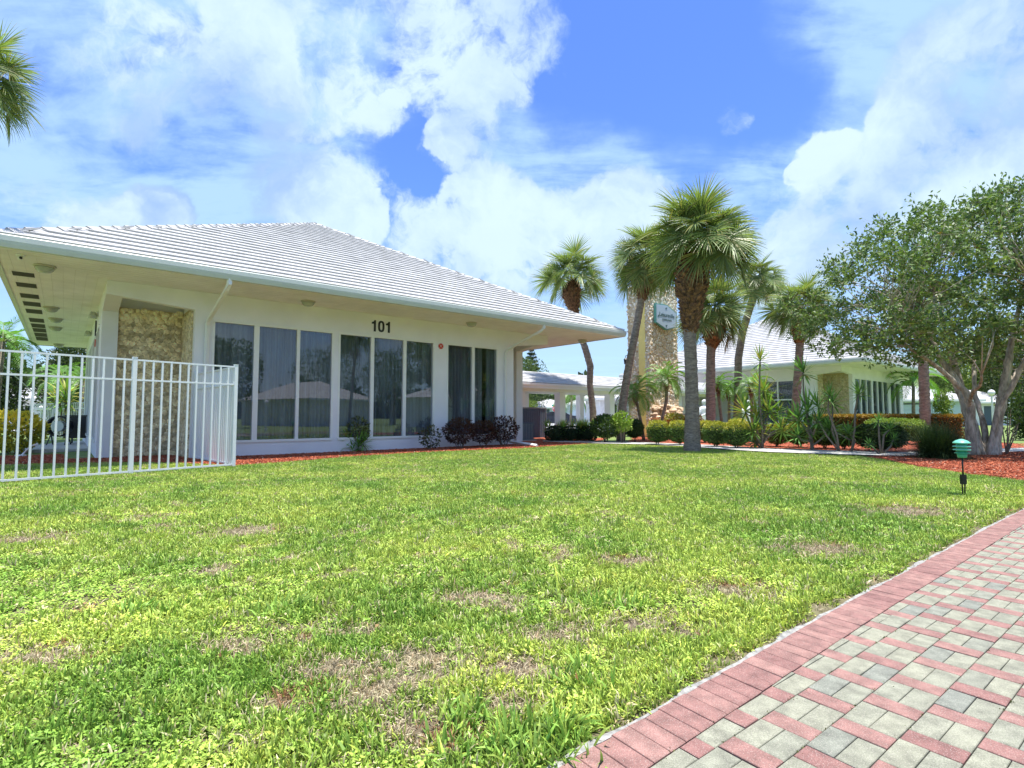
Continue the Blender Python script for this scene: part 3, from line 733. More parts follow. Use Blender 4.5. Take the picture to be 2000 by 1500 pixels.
    # hip caps
    Ld = math.hypot(S / 2 - .06, S / 2 - .06); hl = math.hypot(Ld, Z1 - z0); n_c = 38; cl = hl / n_c
    cap = MB(); w_ = .13
    cap.add([(-w_, 0, -.02), (0, 0, .062), (w_, 0, -.02), (-w_ * .9, cl + .06, -.05), (0, cl + .06, .028), (w_ * .9, cl + .06, -.05), (-w_, 0, -.05), (0, 0, .03), (w_, 0, -.05)],
            [(1, 4, 3, 0), (2, 5, 4, 1), (0, 6, 7, 1), (1, 7, 8, 2), (6, 3, 5, 8), (0, 3, 6), (2, 8, 5), (6, 8, 7)])
    capm = cap.mesh('hip_cap', M['tile'])
    for ci, (cx, cy) in enumerate(((.06, .06), (S - .06, .06), (S - .06, S - .06), (.06, S - .06))):
        dirv = Vector((S / 2 - cx, S / 2 - cy, Z1 - z0)).normalized(); side = dirv.cross(Vector((0, 0, 1))).normalized(); nn = side.cross(dirv)
        for k in range(n_c):
            p = Vector((cx, cy, z0 + .03)) + dirv * (k * cl)
            o = obj('hip_cap', capm, roof); o.matrix_local = Matrix((( side.x, dirv.x, nn.x, p.x), (side.y, dirv.y, nn.y, p.y), (side.z, dirv.z, nn.z, p.z), (0, 0, 0, 1)))
    return Bd

B1 = building(C1, 'large white pavilion with black number 101 over its windows, nearest on the left', S1, True, 100)
B2 = building(C2, 'white pavilion half hidden behind palms at the right, farther off beyond the hedge', 16.7, False, 200)
# fittings of the left building
def vents():
    for (x, y) in ((6, 530), (14, 552), (23, 574), (30, 590), (37, 605), (46, 623), (51, 634), (56, 643), (59, 652), (63, 660)):
        a, b = w2loc(C1, G(x, y, HE)); a = .42; hv = max(.2, .034 * b + .16)
        mb = MB(); mb.box(-.17, .17, -hv, hv, -.006, -.002); mb.box(-.18, .18, -hv - .015, -hv, -.012, -.002, 1); mb.box(-.18, .18, hv, hv + .015, -.012, -.002, 1)
        obj('soffit_vent', mb.mesh('soffit_vent', [M['vent'], M['soffit']]), B1, (a, b, HE))
vents()
def dspout(name, pts, parent):
    mb = MB(); mb.tube(pts, .052, 4); return obj(name, mb.mesh(name, M['white']), parent)
dspout('downspout', [(3.80, .07, HE + .02), (3.80, .07, HE - .1), (3.78, .2, HE - .2), (3.71, 1.62, 3.24), (3.70, 1.722, 3.12), (3.70, 1.722, .15)], B1)
ea, eb = w2loc(C1, G(1049, 873.5))
dspout('downspout', [(13.0, .07, HE + .02), (13.0, .07, HE - .1), (12.97, .2, HE - .2), (12.76, 1.62, 3.26), (12.75, 1.722, 3.12), (12.75, 1.722, .22), (12.85, 1.6, .13), (ea, eb, .05)], B1)
def digit(ch):
    mb = MB(); H_, w = .325, .062
    def pl(poly): n = len(poly); mb.add([(x, -.014, z) for x, z in poly] + [(x, 0, z) for x, z in poly], [tuple(range(n)), tuple(range(n, 2 * n))[::-1]] + [(i, n + i, n + (i + 1) % n, (i + 1) % n) for i in range(n)])
    if ch == '1': pl([(.0, 0), (w, 0), (w, H_), (.018, H_), (-.012, H_ - .045), (-.062, H_ - .062), (-.062, H_ - .108), (0, H_ - .108)])
    else:
        n = 28; vs = []
        for k in range(n):
            a = 2 * math.pi * k / n; ca, sa = math.cos(a), math.sin(a); sx = math.copysign(abs(ca) ** .75, ca); sz = math.copysign(abs(sa) ** .75, sa)
            vs += [(sx * .098, -.014, H_ / 2 + sz * H_ / 2), (sx * .040, -.014, H_ / 2 + sz * (H_ / 2 - .052)), (sx * .098, 0, H_ / 2 + sz * H_ / 2), (sx * .040, 0, H_ / 2 + sz * (H_ / 2 - .052))]
        mb.add(vs, [f for k in range(n) for j in ((k + 1) % n,) for f in ((4 * k, 4 * j, 4 * j + 1, 4 * k + 1), (4 * k, 4 * k + 2, 4 * j + 2, 4 * j), (4 * k + 1, 4 * j + 1, 4 * j + 3, 4 * k + 3))])
    return mb.mesh('house_number', M['black'])
for cx, ch in ((7.925, '1'), (8.155, '0'), (8.365, '1')):
    obj('house_number', digit(ch), B1, (cx, WV - .003, 3.415), label='black digit ' + ch)
mb = MB(); mb.ring([(.088, 0), (.088, .012)], 20, ax='y'); dsc = obj('fire_service_disc', mb.mesh('fire_service_disc', M['red']), B1, (10.18, WV - .014, 3.17), label='round red and white marker')
obj('lettering', text_mesh('R', .09, .002, M['white']), dsc, (0, -.002, 0), (R(90), 0, 0))
mb = MB()
for k in range(4):
    a = k * math.pi / 2 + .78; mb.box(.062 * math.cos(a) - .008, .062 * math.cos(a) + .008, -.002, .0, .062 * math.sin(a) - .008, .062 * math.sin(a) + .008)
obj('corner_mark', mb.mesh('corner_mark', M['white']), dsc)
# plaques and flood lights on the left wall
mb = MB(); mb.ring([(.16, 0), (.16, .03)], 20, ax='x'); o = obj('plaque', mb.mesh('plaque', M['black']), B1, (UL - .034, 6.1 + .1, 3.42), label='dark oval plaque'); o.scale = (1, .8, 1.35)
mb = MB(); mb.ring([(.11, 0), (.11, .02)], 16, ax='x'); obj('plaque', mb.mesh('plaque', M['red']), B1, (UL - .024, 6.3, 3.02), label='round red plaque')

def soffit_light(px, py, label, C=C1):
    a = w2loc(C, G(px, py + 4, HE)); p = loc2w(C, a[0], a[1], HE - .002)
    t = thing('soffit_light', label, 'ceiling light', p, RZ, 'drum lights under the eaves')
    mb = MB(); mb.ring([(.175, 0), (.18, -.02), (.165, -.035), (.15, -.035)], 20); obj('base_plate', mb.mesh('base_plate', M['lamp_metal']), t)
    mb = MB(); mb.ring([(.15, -.036), (.155, -.06), (.135, -.065), (.14, -.085), (.115, -.09), (.118, -.11), (.09, -.125), (.05, -.135)], 20); obj('lamp_shade', mb.mesh('lamp_shade', M['lamp_glass'], True), t)
    return t
for x, y, l in ((88, 515, 'nearest and largest tiered drum light under the left corner of the eaves'), (100, 596, 'drum light under the side eaves, second from the camera'),
                (109, 618, 'drum light under the side eaves, third from the camera'), (109, 635, 'drum light under the side eaves, fourth from the camera'),
                (115, 668, 'small far drum light at the very end of the side eaves'), (602, 584, 'drum light under the front eaves above the first row of windows'),
                (921, 626, 'drum light under the front eaves above the red disc'), (1137, 660, 'drum light under the outer right corner of the eaves')):
    soffit_light(x, y, l)
def flood(v, z, label):
    p = loc2w(C1, UL - .02, v, z); t = thing('flood_light', label, 'wall light', p, RZ)
    mb = MB(); mb.box(-.02, .018, -.05, .05, -.06, .06); obj('back_plate', mb.mesh('back_plate', M['white']), t)
    for s_ in (-1, 1):
        mb = MB(); mb.ring([(.05, 0), (.09, -.1), (.095, -.14), (.03, -.145)], 14, c=(-.09, s_ * .09, .02)); obj('lamp_head', mb.mesh('lamp_head', M['lamp_glass'], True), t)
flood(5.45, 3.72, 'twin white flood light high on the side wall, the nearer one'); flood(9.6, 3.72, 'twin white flood light high on the side wall, the farther one')
p = loc2w(C1, *w2loc(C1, G(40, 497, HE)), HE)
t = thing('security_camera', 'small white dome security camera under the left corner of the eaves', 'security camera', p, RZ)
mb = MB(); mb.ring([(.065, -.002), (.065, -.02), (.05, -.035)], 14); obj('mount', mb.mesh('mount', M['white']), t)
mb = MB(); mb.ring([(.042, -.035), (.045, -.07), (.03, -.1), (.012, -.108)], 14); obj('housing', mb.mesh('housing', M['white'], True), t)
mb = MB(); mb.ring([(.024, 0), (.024, .02)], 12, ax='y'); obj('lens', mb.mesh('lens', M['black']), t, (0.01, -.055, -.07))

# ------------------------------------------------------------------ boundary fence
Fc, Fl = Vector((*G(455, 912), 0)), Vector((*G(10, 945), 0))
fd = (Fl - Fc).normalized(); fpost = Vector((*G(255, 927), 0))
fence = thing('metal_fence', 'white metal picket fence turning a corner on the lawn in front of the stone panel', 'fence', Fc)
def rail(p, q, z, h=.03, w=.03):
    mb = MB(); d = (q - p).normalized(); n = Vector((-d.y, d.x, 0)) * w / 2
    mb.prism([(p + n), (q + n), (q - n), (p - n)][::-1], z, z + h); return obj('rail', mb.mesh('rail', M['fence']), fence)
def bars(p, q, n, h=1.955, end=False):
    d = (q - p)
    for k in range(1, n):
        c = p + d * (k / n); mb = MB(); mb.box(-.0135, .0135, -.0135, .0135, .03, h); 
        if not PK: PK.append(mb.mesh('picket', M['fence']))
        obj('picket', PK[0], fence, c, (0, 0, math.atan2(d.y, d.x)))
PK = []
def fpostf(p, ang, s=.032):
    mb = MB(); mb.box(-s, s, -s, s, -.05, 1.995); mb.box(-s - .004, s + .004, -s - .004, s + .004, 1.996, 2.01)
    obj('post', mb.mesh('post', M['fence']), fence, p, (0, 0, ang))
fa = math.atan2(fd.y, fd.x)
o0 = Vector((0, 0, 0)); P1 = fpost - Fc; pl = P1.length; P1 = fd * pl; P2 = fd * (pl * 2.02); P3 = fd * (pl * 3.04)
fpostf(o0, fa); fpostf(P1, fa); fpostf(P2, fa); fpostf(P3, fa)
for a_, b_ in ((o0, P1), (P1, P2), (P2, P3)):
    dd = fd * .034
    for z in (1.945, 1.60, .035): rail(a_ + dd, b_ - dd, z)
    bars(a_, b_, 12)
E_ = loc2w(C1, 3.5, WV - .02) - Fc; E_.z = 0; ed = E_.normalized(); fb_ = math.atan2(ed.y, ed.x)
for z in (1.945, 1.60, .035): rail(ed * .034, E_ - ed * .02, z)
bars(o0, E_, 24); fpostf(E_ - ed * .04, fb_)

# ------------------------------------------------------------------ stone tower with a sign
TW0 = Vector((6.39, 25.0, 0))
TWR = thing('stone_tower', 'tall stone and yellow slab tower rising behind the palms between the two pavilions', 'tower', TW0, RZ)
TH_ = 7.35
def pebbles(w, h, size, seed, mp, dens=1.0, c1=(.88, .76, .56), c2=(.62, .45, .24), c3=(.95, .91, .82)):
    q = np.random.default_rng(seed); n = int(w * h / (size * size) * 1.15 * dens); V, Cc = [], []
    vs, fs, cl = [], [], []
    for _ in range(n):
        a, z = q.random() * w, q.random() * h; r = size * (.35 + .35 * q.random()); k = 6; t = .25 * size + .35 * size * q.random()
        ph = q.random() * 6.28; el = .6 + .4 * q.random(); base = len(vs)
        for (rr, tt) in ((1, -.005), (.72, t)):
            for i in range(k):
                an = 2 * math.pi * i / k; x, y = rr * r * math.cos(an), rr * r * el * math.sin(an)
                vs.append(mp(a + x * math.cos(ph) - y * math.sin(ph), z + x * math.sin(ph) + y * math.cos(ph), tt))
        ff = [tuple(base + k + i for i in range(k))] + [(base + i, base + (i + 1) % k, base + k + (i + 1) % k, base + k + i) for i in range(k)]
        fs += ff; u_ = q.random(); c = np.array(c1) if u_ < .45 else (np.array(c3) if u_ < .86 else np.array(c2)); c = c * (.75 + .5 * q.random()); cl += [c] * len(ff)
    return vs, fs, cl
def pebble_obj(name, data, parent):
    vs, fs, cl = [], [], []
    for v_, f_, c_ in data: n = len(vs); vs += v_; fs += [tuple(i + n for i in f) for f in f_]; cl += c_
    me = bpy.data.meshes.new(name); me.from_pydata(vs, [], fs)
    a = me.color_attributes.new('col', 'FLOAT_COLOR', 'CORNER'); lt = np.array([len(f) for f in fs]); arr = np.ones((lt.sum(), 4), dtype=np.float32); arr[:, :3] = np.repeat(np.array(cl, dtype=np.float32), lt, axis=0)
    a.data.foreach_set('color', arr.reshape(-1)); me.materials.append(M['pebble']); return obj(name, me, parent, kind='stuff')
mb = MB(); mb.box(0, 2.27, 0, .22, 0, TH_); s1 = obj('stone_slab', mb.mesh('stone_slab', M['mortar']), TWR)
mb = MB(); mb.box(-.02, 2.0, .222, .60, 0, TH_ + .1); obj('yellow_slab', mb.mesh('yellow_slab', M['yellow']), TWR)
mb = MB(); mb.box(0, 2.27, .602, 1.23, 0, TH_ - .15); s2 = obj('stone_slab', mb.mesh('stone_slab', M['mortar']), TWR)
pebble_obj('pebble_facing', [pebbles(2.27, TH_, .085, 1, lambda a, z, t: (a, -t, z)), pebbles(.22, TH_, .085, 2, lambda a, z, t: (-t, a, z)), pebbles(.22, TH_, .085, 3, lambda a, z, t: (2.27 + t, a, z)),
                             pebbles(.5, TH_, .13, 33, lambda a, z, t: (a * .6, -t, z), .35), pebbles(2.27, 2.2, .14, 34, lambda a, z, t: (a, -t, z), .5)], s1)
pebble_obj('pebble_facing', [pebbles(.63, TH_ - .15, .10, 4, lambda a, z, t: (-t, .602 + a, z)), pebbles(.63, TH_ - .15, .1, 5, lambda a, z, t: (2.27 + t, .602 + a, z)), pebbles(2.27, TH_ - .15, .12, 6, lambda a, z, t: (a, 1.23 + t, z))], s2)
# rockwork at the foot
q = random.Random(4); RK = []
for k in range(6):
    mb = MB(); n1, n2 = 7, 4; vs = []
    for j in range(n2 + 1):
        ph = -math.pi / 2 + math.pi * j / n2
        for i in range(n1):
            a = 2 * math.pi * i / n1; r_ = .5 * (1 + q.uniform(-.22, .22)); vs.append((r_ * math.cos(ph) * math.cos(a) * 1.3, r_ * math.cos(ph) * math.sin(a), r_ * math.sin(ph) * .7))
    mb.add(vs, [(j * n1 + i, j * n1 + (i + 1) % n1, (j + 1) * n1 + (i + 1) % n1, (j + 1) * n1 + i) for j in range(n2) for i in range(n1)]); RK.append(mb.mesh('rock', M['rock']))
for k in range(74):
    z = q.uniform(.05, 1.45); a = q.uniform(-.05, 2.5) if z < 1.1 else q.uniform(.05, 2.35); d = -.12 - .5 * (1 - z / 1.5) * q.random()
    obj('rock', q.choice(RK), TWR, (a, d, z), (q.uniform(-.3, .3), q.uniform(-.3, .3), q.uniform(0, 6)), sc=q.uniform(.2, .36))
mb = MB(); mb.box(.9, 2.3, -.62, -.4, 1.02, 1.09); obj('ledge', mb.mesh('ledge', M['wood']), TWR)
sg = thing('tower_sign', 'pale six-sided sign with mint green rim on the stone tower, partly behind fronds', 'sign', loc2w(TW0, 0, -.1, 0), RZ)
pl_ = [(.24, 5.35), (1.08, 5.07), (1.95, 5.28), (1.95, 5.98), (1.15, 6.30), (.24, 6.26)]
def plate(poly, y0, y1, m, name, par):
    mb = MB(); n = len(poly); mb.add([(p[0], y0, p[1]) for p in poly] + [(p[0], y1, p[1]) for p in poly], [tuple(range(n)), tuple(range(n, 2 * n))[::-1]] + [(i, n + i, n + (i + 1) % n, (i + 1) % n) for i in range(n)])
    return obj(name, mb.mesh(name, m), par)
M['signface'] = mat('pale_blue_sign_face', (.50, .60, .68), .5, var=.03); M['signink'] = mat('dark_green_ink', (.10, .18, .19), .6); M['signrim'] = mat('sign_rim', (.12, .36, .30), .5)
plate(pl_, -.10, .0, M['signrim'], 'rim', sg)
pin = [(1.1 + (x - 1.1) * .93, 5.7 + (z - 5.7) * .92) for x, z in pl_]; plate(pin, -.115, -.101, M['signface'], 'sign_face', sg)
obj('lettering', text_mesh('Leisureville', .27, .004, M['signink'], 1, .004), sg, (1.12, -.122, 5.78), (R(90), 0, 0))
obj('lettering', text_mesh('COMMUNITY', .13, .004, M['signink'], 1), sg, (1.12, -.122, 5.55), (R(90), 0, 0))
for a_, z_ in ((.42, 5.68), (1.05, 6.1), (1.05, 5.27)):
    mb = MB(); mb.ring([(.045, 0), (.045, .01)], 10, ax='y'); mb.ring([(.03, 0), (.03, .01)], 8, c=(.06, 0, .03), ax='y'); obj('emblem', mb.mesh('emblem', M['signink']), sg, (a_, -.126, z_))

def lantern():
    p = at(1222, 712, 25.9); t = thing('hanging_lantern', 'small black lantern on a scroll bracket left of the stone tower', 'lantern', p)
    mb = MB(); mb.tube([(.25, 0, .38), (.1, 0, .46), (0, 0, .42), (0, 0, .33)], .015, 6); obj('bracket', mb.mesh('bracket', M['black']), t)
    mb = MB(); mb.ring([(.02, .33), (.1, .24), (.09, .22), (.07, .02), (.02, 0)], 6); obj('lamp_body', mb.mesh('lamp_body', M['black']), t)
lantern()

# ------------------------------------------------------------------ covered walkways joining the pavilions
def walkway(u0, u1, v0, v1, zf0, zf1, zr, label):
    t = thing('covered_walkway', label, 'walkway', loc2w(C1, 0, 0), RZ)
    mb = MB(); vm_ = (v0 + v1) / 2
    mb.box(u0, u1, v0, v0 + .12, zf0, zf1); mb.box(u0, u1, v1 - .12, v1, zf0, zf1); mb.box(u0, u1, v0 - .05, v0 - .002, zf1 - .1, zf1 - .01); obj('fascia', mb.mesh('fascia', M['wall']), t)
    mb = MB(); mb.box(u0, u1, v0 + .122, v1 - .122, zf0 + .08, zf0 + .12); obj('ceiling', mb.mesh('ceiling', M['soffit']), t)
    mb = MB(); mb.box(u0, u1, v0 + .75, v0 + .95, zf0 - .12, zf0 + .078); mb.box(u0, u1, v1 - .95, v1 - .75, zf0 - .12, zf0 + .078); obj('beam', mb.mesh('beam', M['wall']), t)
    mb = MB(); mb.add([(u0, v0 - .02, zf1), (u1, v0 - .02, zf1), (u1, vm_, zr), (u0, vm_, zr), (u1, v1 + .02, zf1), (u0, v1 + .02, zf1)], [(0, 1, 2, 3), (3, 2, 4, 5), (0, 3, 5), (1, 4, 2)]); r = obj('roof', mb.mesh('roof', M['deck']), t)
    n = 7; jb = MB()
    for sgn in (0, 1):
        for k in range(n):
            f0, f1 = k / n, (k + 1.1) / n; x = u0
            while x < u1 - .2:
                x1 = min(x + .6, u1) - .006; ya, yb = (v0 + (vm_ - v0) * f0, v0 + (vm_ - v0) * min(f1, 1)) if not sgn else (v1 + (vm_ - v1) * f0, v1 + (vm_ - v1) * min(f1, 1)); za, zb = zf1 + (zr - zf1) * f0, zf1 + (zr - zf1) * min(f1, 1)
                jb.add([(x, ya, za + .005), (x1, ya, za + .005), (x1, yb, zb), (x, yb, zb), (x, ya, za + .05), (x1, ya, za + .05), (x1, yb, zb + .02), (x, yb, zb + .02)], [(4, 5, 6, 7), (0, 1, 5, 4), (1, 2, 6, 5), (2, 3, 7, 6), (3, 0, 4, 7)]); x += .6
    obj('tile_field', jb.mesh('tile_field', M['tile2']), r, kind='stuff')
    return t
WA = walkway(14.79, 27.5, 6.6, 10.2, 2.33, 2.57, 3.28, 'low covered walkway with square columns leaving the right side of the near pavilion')
WB_ = walkway(27.6, 35.8, 5.0, 8.6, 2.3, 2.52, 3.15, 'low covered porch roof running into the far pavilion behind the palms')
def u_at(px, v0):
    d = Vector(ray(px, 800)); dd = Vector((d.x, d.y, 0)); t = (v0 + C1.dot(Vv)) / dd.dot(Vv); Q = dd * t; return (Q - C1).dot(U)
def column(par, px, v, w, ztop, d=None):
    u0 = u_at(px, v); mb = MB(); mb.box(u0 - w / 2, u0 + w / 2, v, v + (d or w), -.02, ztop); obj('column', mb.mesh('column', M['wall']), par)
column(WA, 1022, 7.36, .2, 2.2); column(WA, 1099, 7.36, .40, 2.2); column(WA, 1137, 9.25, .34, 2.2); column(WA, 1029, 9.25, .3, 2.2); column(WA, 1196, 7.36, .4, 2.2); column(WA, 1215, 9.25, .3, 2.2)
for px_c in (1329, 1343, 1450): column(WB_, px_c, 5.8, .3, 2.17)
# porch back wall with doors
pw = MB(); dn = [(u_at(1398, 8.0), u_at(1413, 8.0), -.01, 1.95), (u_at(1436, 8.0), u_at(1456, 8.0), -.01, 1.95)]
wall_holes(pw, 29.0, 35.7, -.05, 2.37, dn, lambda a, z, d: (a, 8.0 + d, z)); obj('porch_wall', pw.mesh('porch_wall', M['wall']), WB_)
for h in dn:
    mb = MB(); mb.box(h[0] + .03, h[1] - .03, 8.06, 8.1, 0, 1.93); obj('door', mb.mesh('door', M['black']), WB_)

def u_local(p): return p
def condenser():
    p = loc2w(C1, 15.0, 3.5); t = thing('air_conditioner', 'small dark grey condenser with pale ribbed grille beside the pavilion corner', 'condenser', p, RZ)
    mb = MB(); mb.box(-.06, .74, -.06, .78, 0, .05); obj('base_slab', mb.mesh('base_slab', M['concrete']), t)
    mb = MB(); mb.box(.02, .63, .02, .68, .052, .70); mb.box(0, .65, 0, .7, .70, .73); obj('casing', mb.mesh('casing', M['greymetal']), t)
    for k in range(7): mb = MB(); mb.box(.05 + k * .082, .10 + k * .082, 0, .018, .08, .69); obj('grille_slat', mb.mesh('grille_slat', M['greymetal2']), t)  # front slats in paler grey, as the face that catches light
    for k in range(8): mb = MB(); mb.box(0, .018, .05 + k * .08, .095 + k * .08, .08, .69); obj('grille_slat', mb.mesh('grille_slat', M['greymetal']), t)  # side slats in darker grey, the shade of this face put into colour
condenser()
def screen():
    p = loc2w(C1, 15.55, 4.62); t = thing('equipment_screen', 'tall charcoal slatted screen behind the small condenser', 'screen', p, RZ)
    for k in range(16): mb = MB(); mb.box(.11 * k, .11 * k + .098, 0, .03, .06, 1.34); obj('slat', mb.mesh('slat', M['greymetal']), t)
    for k in range(12): mb = MB(); mb.box(-.03, -.002, .02 + .11 * k, .02 + .11 * k + .098, .06, 1.34); obj('slat', mb.mesh('slat', M['greymetal']), t)
    mb = MB(); mb.box(-.04, 1.78, -.02, -.002, 1.3, 1.36); mb.box(1.76, 1.80, -.02, .04, 0, 1.36); obj('frame', mb.mesh('frame', M['greymetal2']), t)
screen()

def path_light():
    x, y = G(1883, 970); t = thing('garden_light', 'mint green tiered path light on a black stake in the lawn', 'garden light', (x, y, 0))
    def rg(name, prof, m, n=24, sm=True): b = MB(); b.ring(prof, n); return obj(name, b.mesh(name, m, sm), t)
    rg('cap', [(.088, .655), (.092, .66), (.088, .668), (.06, .692), (.02, .708), (.004, .712)], M['green2'])
    for k, z in enumerate((.612, .572)): rg('louvre', [(.05, z + .022), (.088, z + .012), (.092, z + .004), (.088, z), (.05, z + .008)], M['green2'])
    rg('louvre', [(.05, .548), (.076, .54), (.078, .533), (.05, .536)], M['green'])
    rg('housing', [(.046, .49), (.05, .56), (.056, .56), (.056, .66), (.04, .665)], M['green'])
    rg('cup', [(.03, .478), (.046, .482), (.054, .53), (.03, .535)], M['green'])
    rg('stem', [(.009, .26), (.009, .48)], M['black'], 10)
    mb = MB(); mb.box(-.026, .026, -.022, .022, .155, .27); obj('junction_box', mb.mesh('junction_box', M['black']), t)
    for s_ in (-1, 1): mb = MB(); mb.tube([(s_ * .017, 0, .16), (s_ * .013, 0, -.02)], [.009, .007], 4); obj('stake', mb.mesh('stake', M['black']), t)
path_light()

def statue(px, Y, label, flip=1):
    x, y, z = at(px, 812, Y); t = thing('garden_statue', label, 'statue', (x, y, 0), 0)
    mb = MB(); mb.box(-.4, .4, -.3, .3, 0, .22); obj('plinth', mb.mesh('plinth', M['statue']), t)
    mb = MB(); prof = [(.34, .22), (.30, .5), (.26, .9), (.24, 1.15), (.27, 1.35), (.24, 1.5), (.10, 1.58), (.075, 1.64), (.13, 1.70), (.155, 1.80), (.13, 1.9), (.04, 1.95)]
    mb.ring(prof, 18); me = mb.mesh('figure', M['statue'], True)
    for v in me.vertices:
        a = math.atan2(v.co.y, v.co.x); v.co.x *= 1 + .12 * math.sin(a * 7) * (1.5 - min(v.co.z, 1.5)) / 1.3; v.co.y *= .8 * (1 + .1 * math.sin(a * 5)); v.co.x += flip * .10 * max(0, v.co.z - 1.2)
    obj('figure', me, t)
    mb = MB(); mb.tube([(-flip * .2, 0, 1.42), (-flip * .42, -.15, 1.15), (-flip * .25, -.3, .98), (flip * .02, -.3, 1.1)], [.085, .075, .06, .05], 8); obj('arm', mb.mesh('arm', M['statue'], True), t)
    mb = MB(); mb.ring([(.12, .95), (.16, 1.1), (.17, 1.25), (.12, 1.38), (.03, 1.44)], 12, c=(-flip * .42, -.22, 0)); obj('urn', mb.mesh('urn', M['statue'], True), t)
statue(1374, 31.5, 'white draped statue right behind the big palm trunk, before the porch'); statue(1461, 32.5, 'white draped statue farther right, before the porch, partly behind the spiky plant', 1)

# ------------------------------------------------------------------ plants: prototypes
def fan_frond(elev, seed, L=1.9):
    q = np.random.default_rng(seed); segs = []
    e = R(elev); p = np.array([.06, 0, 0.]); Vq, Cq = [], []
    pet = []; Lp = L * .50 * (.55, .82, 1.05)[seed % 3]
    for k in range(7):
        pet.append(p.copy()); d = np.array([math.cos(e), 0, math.sin(e)]); p = p + d * Lp / 6; e -= R(1.0 + 1.6 * math.cos(e))
    e -= R(16 + 30 * math.cos(e)); ax = np.array([math.cos(e), 0, math.sin(e)]); sd = np.array([0, 1., 0]); nn = np.cross(ax, sd); nn = nn if nn[2] >= 0 or True else -nn
    roll = q.normal() * .45; sd2 = sd * math.cos(roll) + nn * math.sin(roll); nn = np.cross(ax, sd2); sd = sd2
    up = np.array([0, 0, 1.])
    for k in range(len(pet) - 1):
        w0, w1 = .022 - .002 * k, .020 - .002 * k; a, b = pet[k], pet[k + 1]; s = np.array([0, 1., 0])
        Vq.append([a - s * w0, a + s * w0, b + s * w1, b - s * w1]); Cq.append((.17, .20, .06))
        dd = b - a; t = np.cross(s, dd); t /= np.linalg.norm(t); Vq.append([a - t * w0 * .6, a + t * w0 * .6, b + t * w1 * .6, b - t * w1 * .6]); Cq.append((.15, .18, .05))
    H = pet[-1]; n = 44; Lb = L * .50
    for k in range(n):
        f = (k + .5) / n * 2 - 1; phi = R(128) * f + q.normal() * .02; c = 1 - abs(f)
        o = H + ax * .16 * c ** 1.5 - nn * 0 ; d = ax * math.cos(phi) + sd * math.sin(phi) - nn * (.38 * abs(math.sin(phi)) - .05) * (-1 if nn[2] < 0 else 1) * -1
        d /= np.linalg.norm(d); ln = Lb * (1 - .32 * abs(f) ** 2.2) * (.9 + .16 * q.random()); pos = o.copy(); ns = 5
        W = [.005, .017, .019, .015, .008, .001]; tip = q.random() < .3
        wdir = np.cross(d, nn); wdir /= np.linalg.norm(wdir) + 1e-9; tw = q.normal() * .5
        wdir = wdir * math.cos(tw) + np.cross(d, wdir) * math.sin(tw)
        col0 = np.array([.18, .24, .08]) * (.7 + .6 * q.random())
        if q.random() < .10: col0 = np.array([.30, .29, .10])
        for s_ in range(ns):
            nx = pos + d * ln / ns; g = .02 + .17 * (s_ / ns) ** 2 * (1.0 + 1.3 * q.random()); d2 = d - up * g * 1.3; d2 /= np.linalg.norm(d2)
            c_ = col0 * (1 + .22 * s_ / ns)
            if s_ >= 4 and tip: c_ = np.array([.36, .31, .15])
            if s_ < ns - 1: Vq.append([pos - wdir * W[s_], pos + wdir * W[s_], nx + wdir * W[s_ + 1], nx - wdir * W[s_ + 1]])
            else: Vq.append([pos - wdir * W[s_], pos + wdir * W[s_], nx + wdir * .002, nx - wdir * .002])
            Cq.append(c_); pos, d = nx, d2
    return quads('frond', np.array(Vq), np.array(Cq), M['frond'])
FAN = {e: [fan_frond(e, 500 + e * 3 + s) for s in range(3)] for e in (84, 68, 52, 36, 20, 4, -14, -34)}
M['dead'] = mat('dead_frond', (.30, .22, .12), .9, var=.3, vscale=6, objvar=.2)
DEAD = []
for m_ in FAN[-34][:2]:
    d_ = m_.copy(); d_.name = 'dead_frond'; d_.materials.clear(); d_.materials.append(M['dead']); DEAD.append(d_)
def pinnate(elev, seed, L=1.0, npair=38, ll=.26, col=(.15, .30, .06)):
    q = np.random.default_rng(seed); e = R(elev); p = np.array([.03, 0, 0.]); Vq, Cq = [], []; n = npair; up = np.array([0, 0, 1.])
    for k in range(n):
        d = np.array([math.cos(e), 0, math.sin(e)]); nx = p + d * L / n; w = .010 * (1 - k / n) + .002; s = np.array([0, 1., 0])
        Vq.append([p - s * w, p + s * w, nx + s * w, nx - s * w]); Cq.append((.16, .19, .06)); e -= R(3.1 * (.5 + math.cos(e) * .7) * (30 / n))
        f = k / n; l = ll * (math.sin(math.pi * min(1, f * .85 + .12)) ** .6)
        if f > .1:
            for sg_ in (-1, 1):
                dd = d * .75 + s * sg_ * .85 + up * .18 + q.normal(size=3) * .07; dd /= np.linalg.norm(dd); wd = np.cross(dd, up); wd /= np.linalg.norm(wd) + 1e-9; wd = wd * .6 + up * .5
                m_ = nx + dd * l * .55; tp = m_ + (dd - up * .35) * l * .45; c = np.array(col) * (.75 + .6 * q.random())
                Vq.append([nx - wd * .003, nx + wd * .004, m_ + wd * .011, m_ - wd * .011]); Cq.append(c); Vq.append([m_ - wd * .011, m_ + wd * .011, tp + wd * .001, tp - wd * .001]); Cq.append(c * 1.1)
        p = nx
    return quads('frond', np.array(Vq), np.array(Cq), M['frond'])
PIN = {e: [pinnate(e, 900 + e * 2 + s) for s in range(2)] for e in (80, 60, 42, 24, 6, -18)}
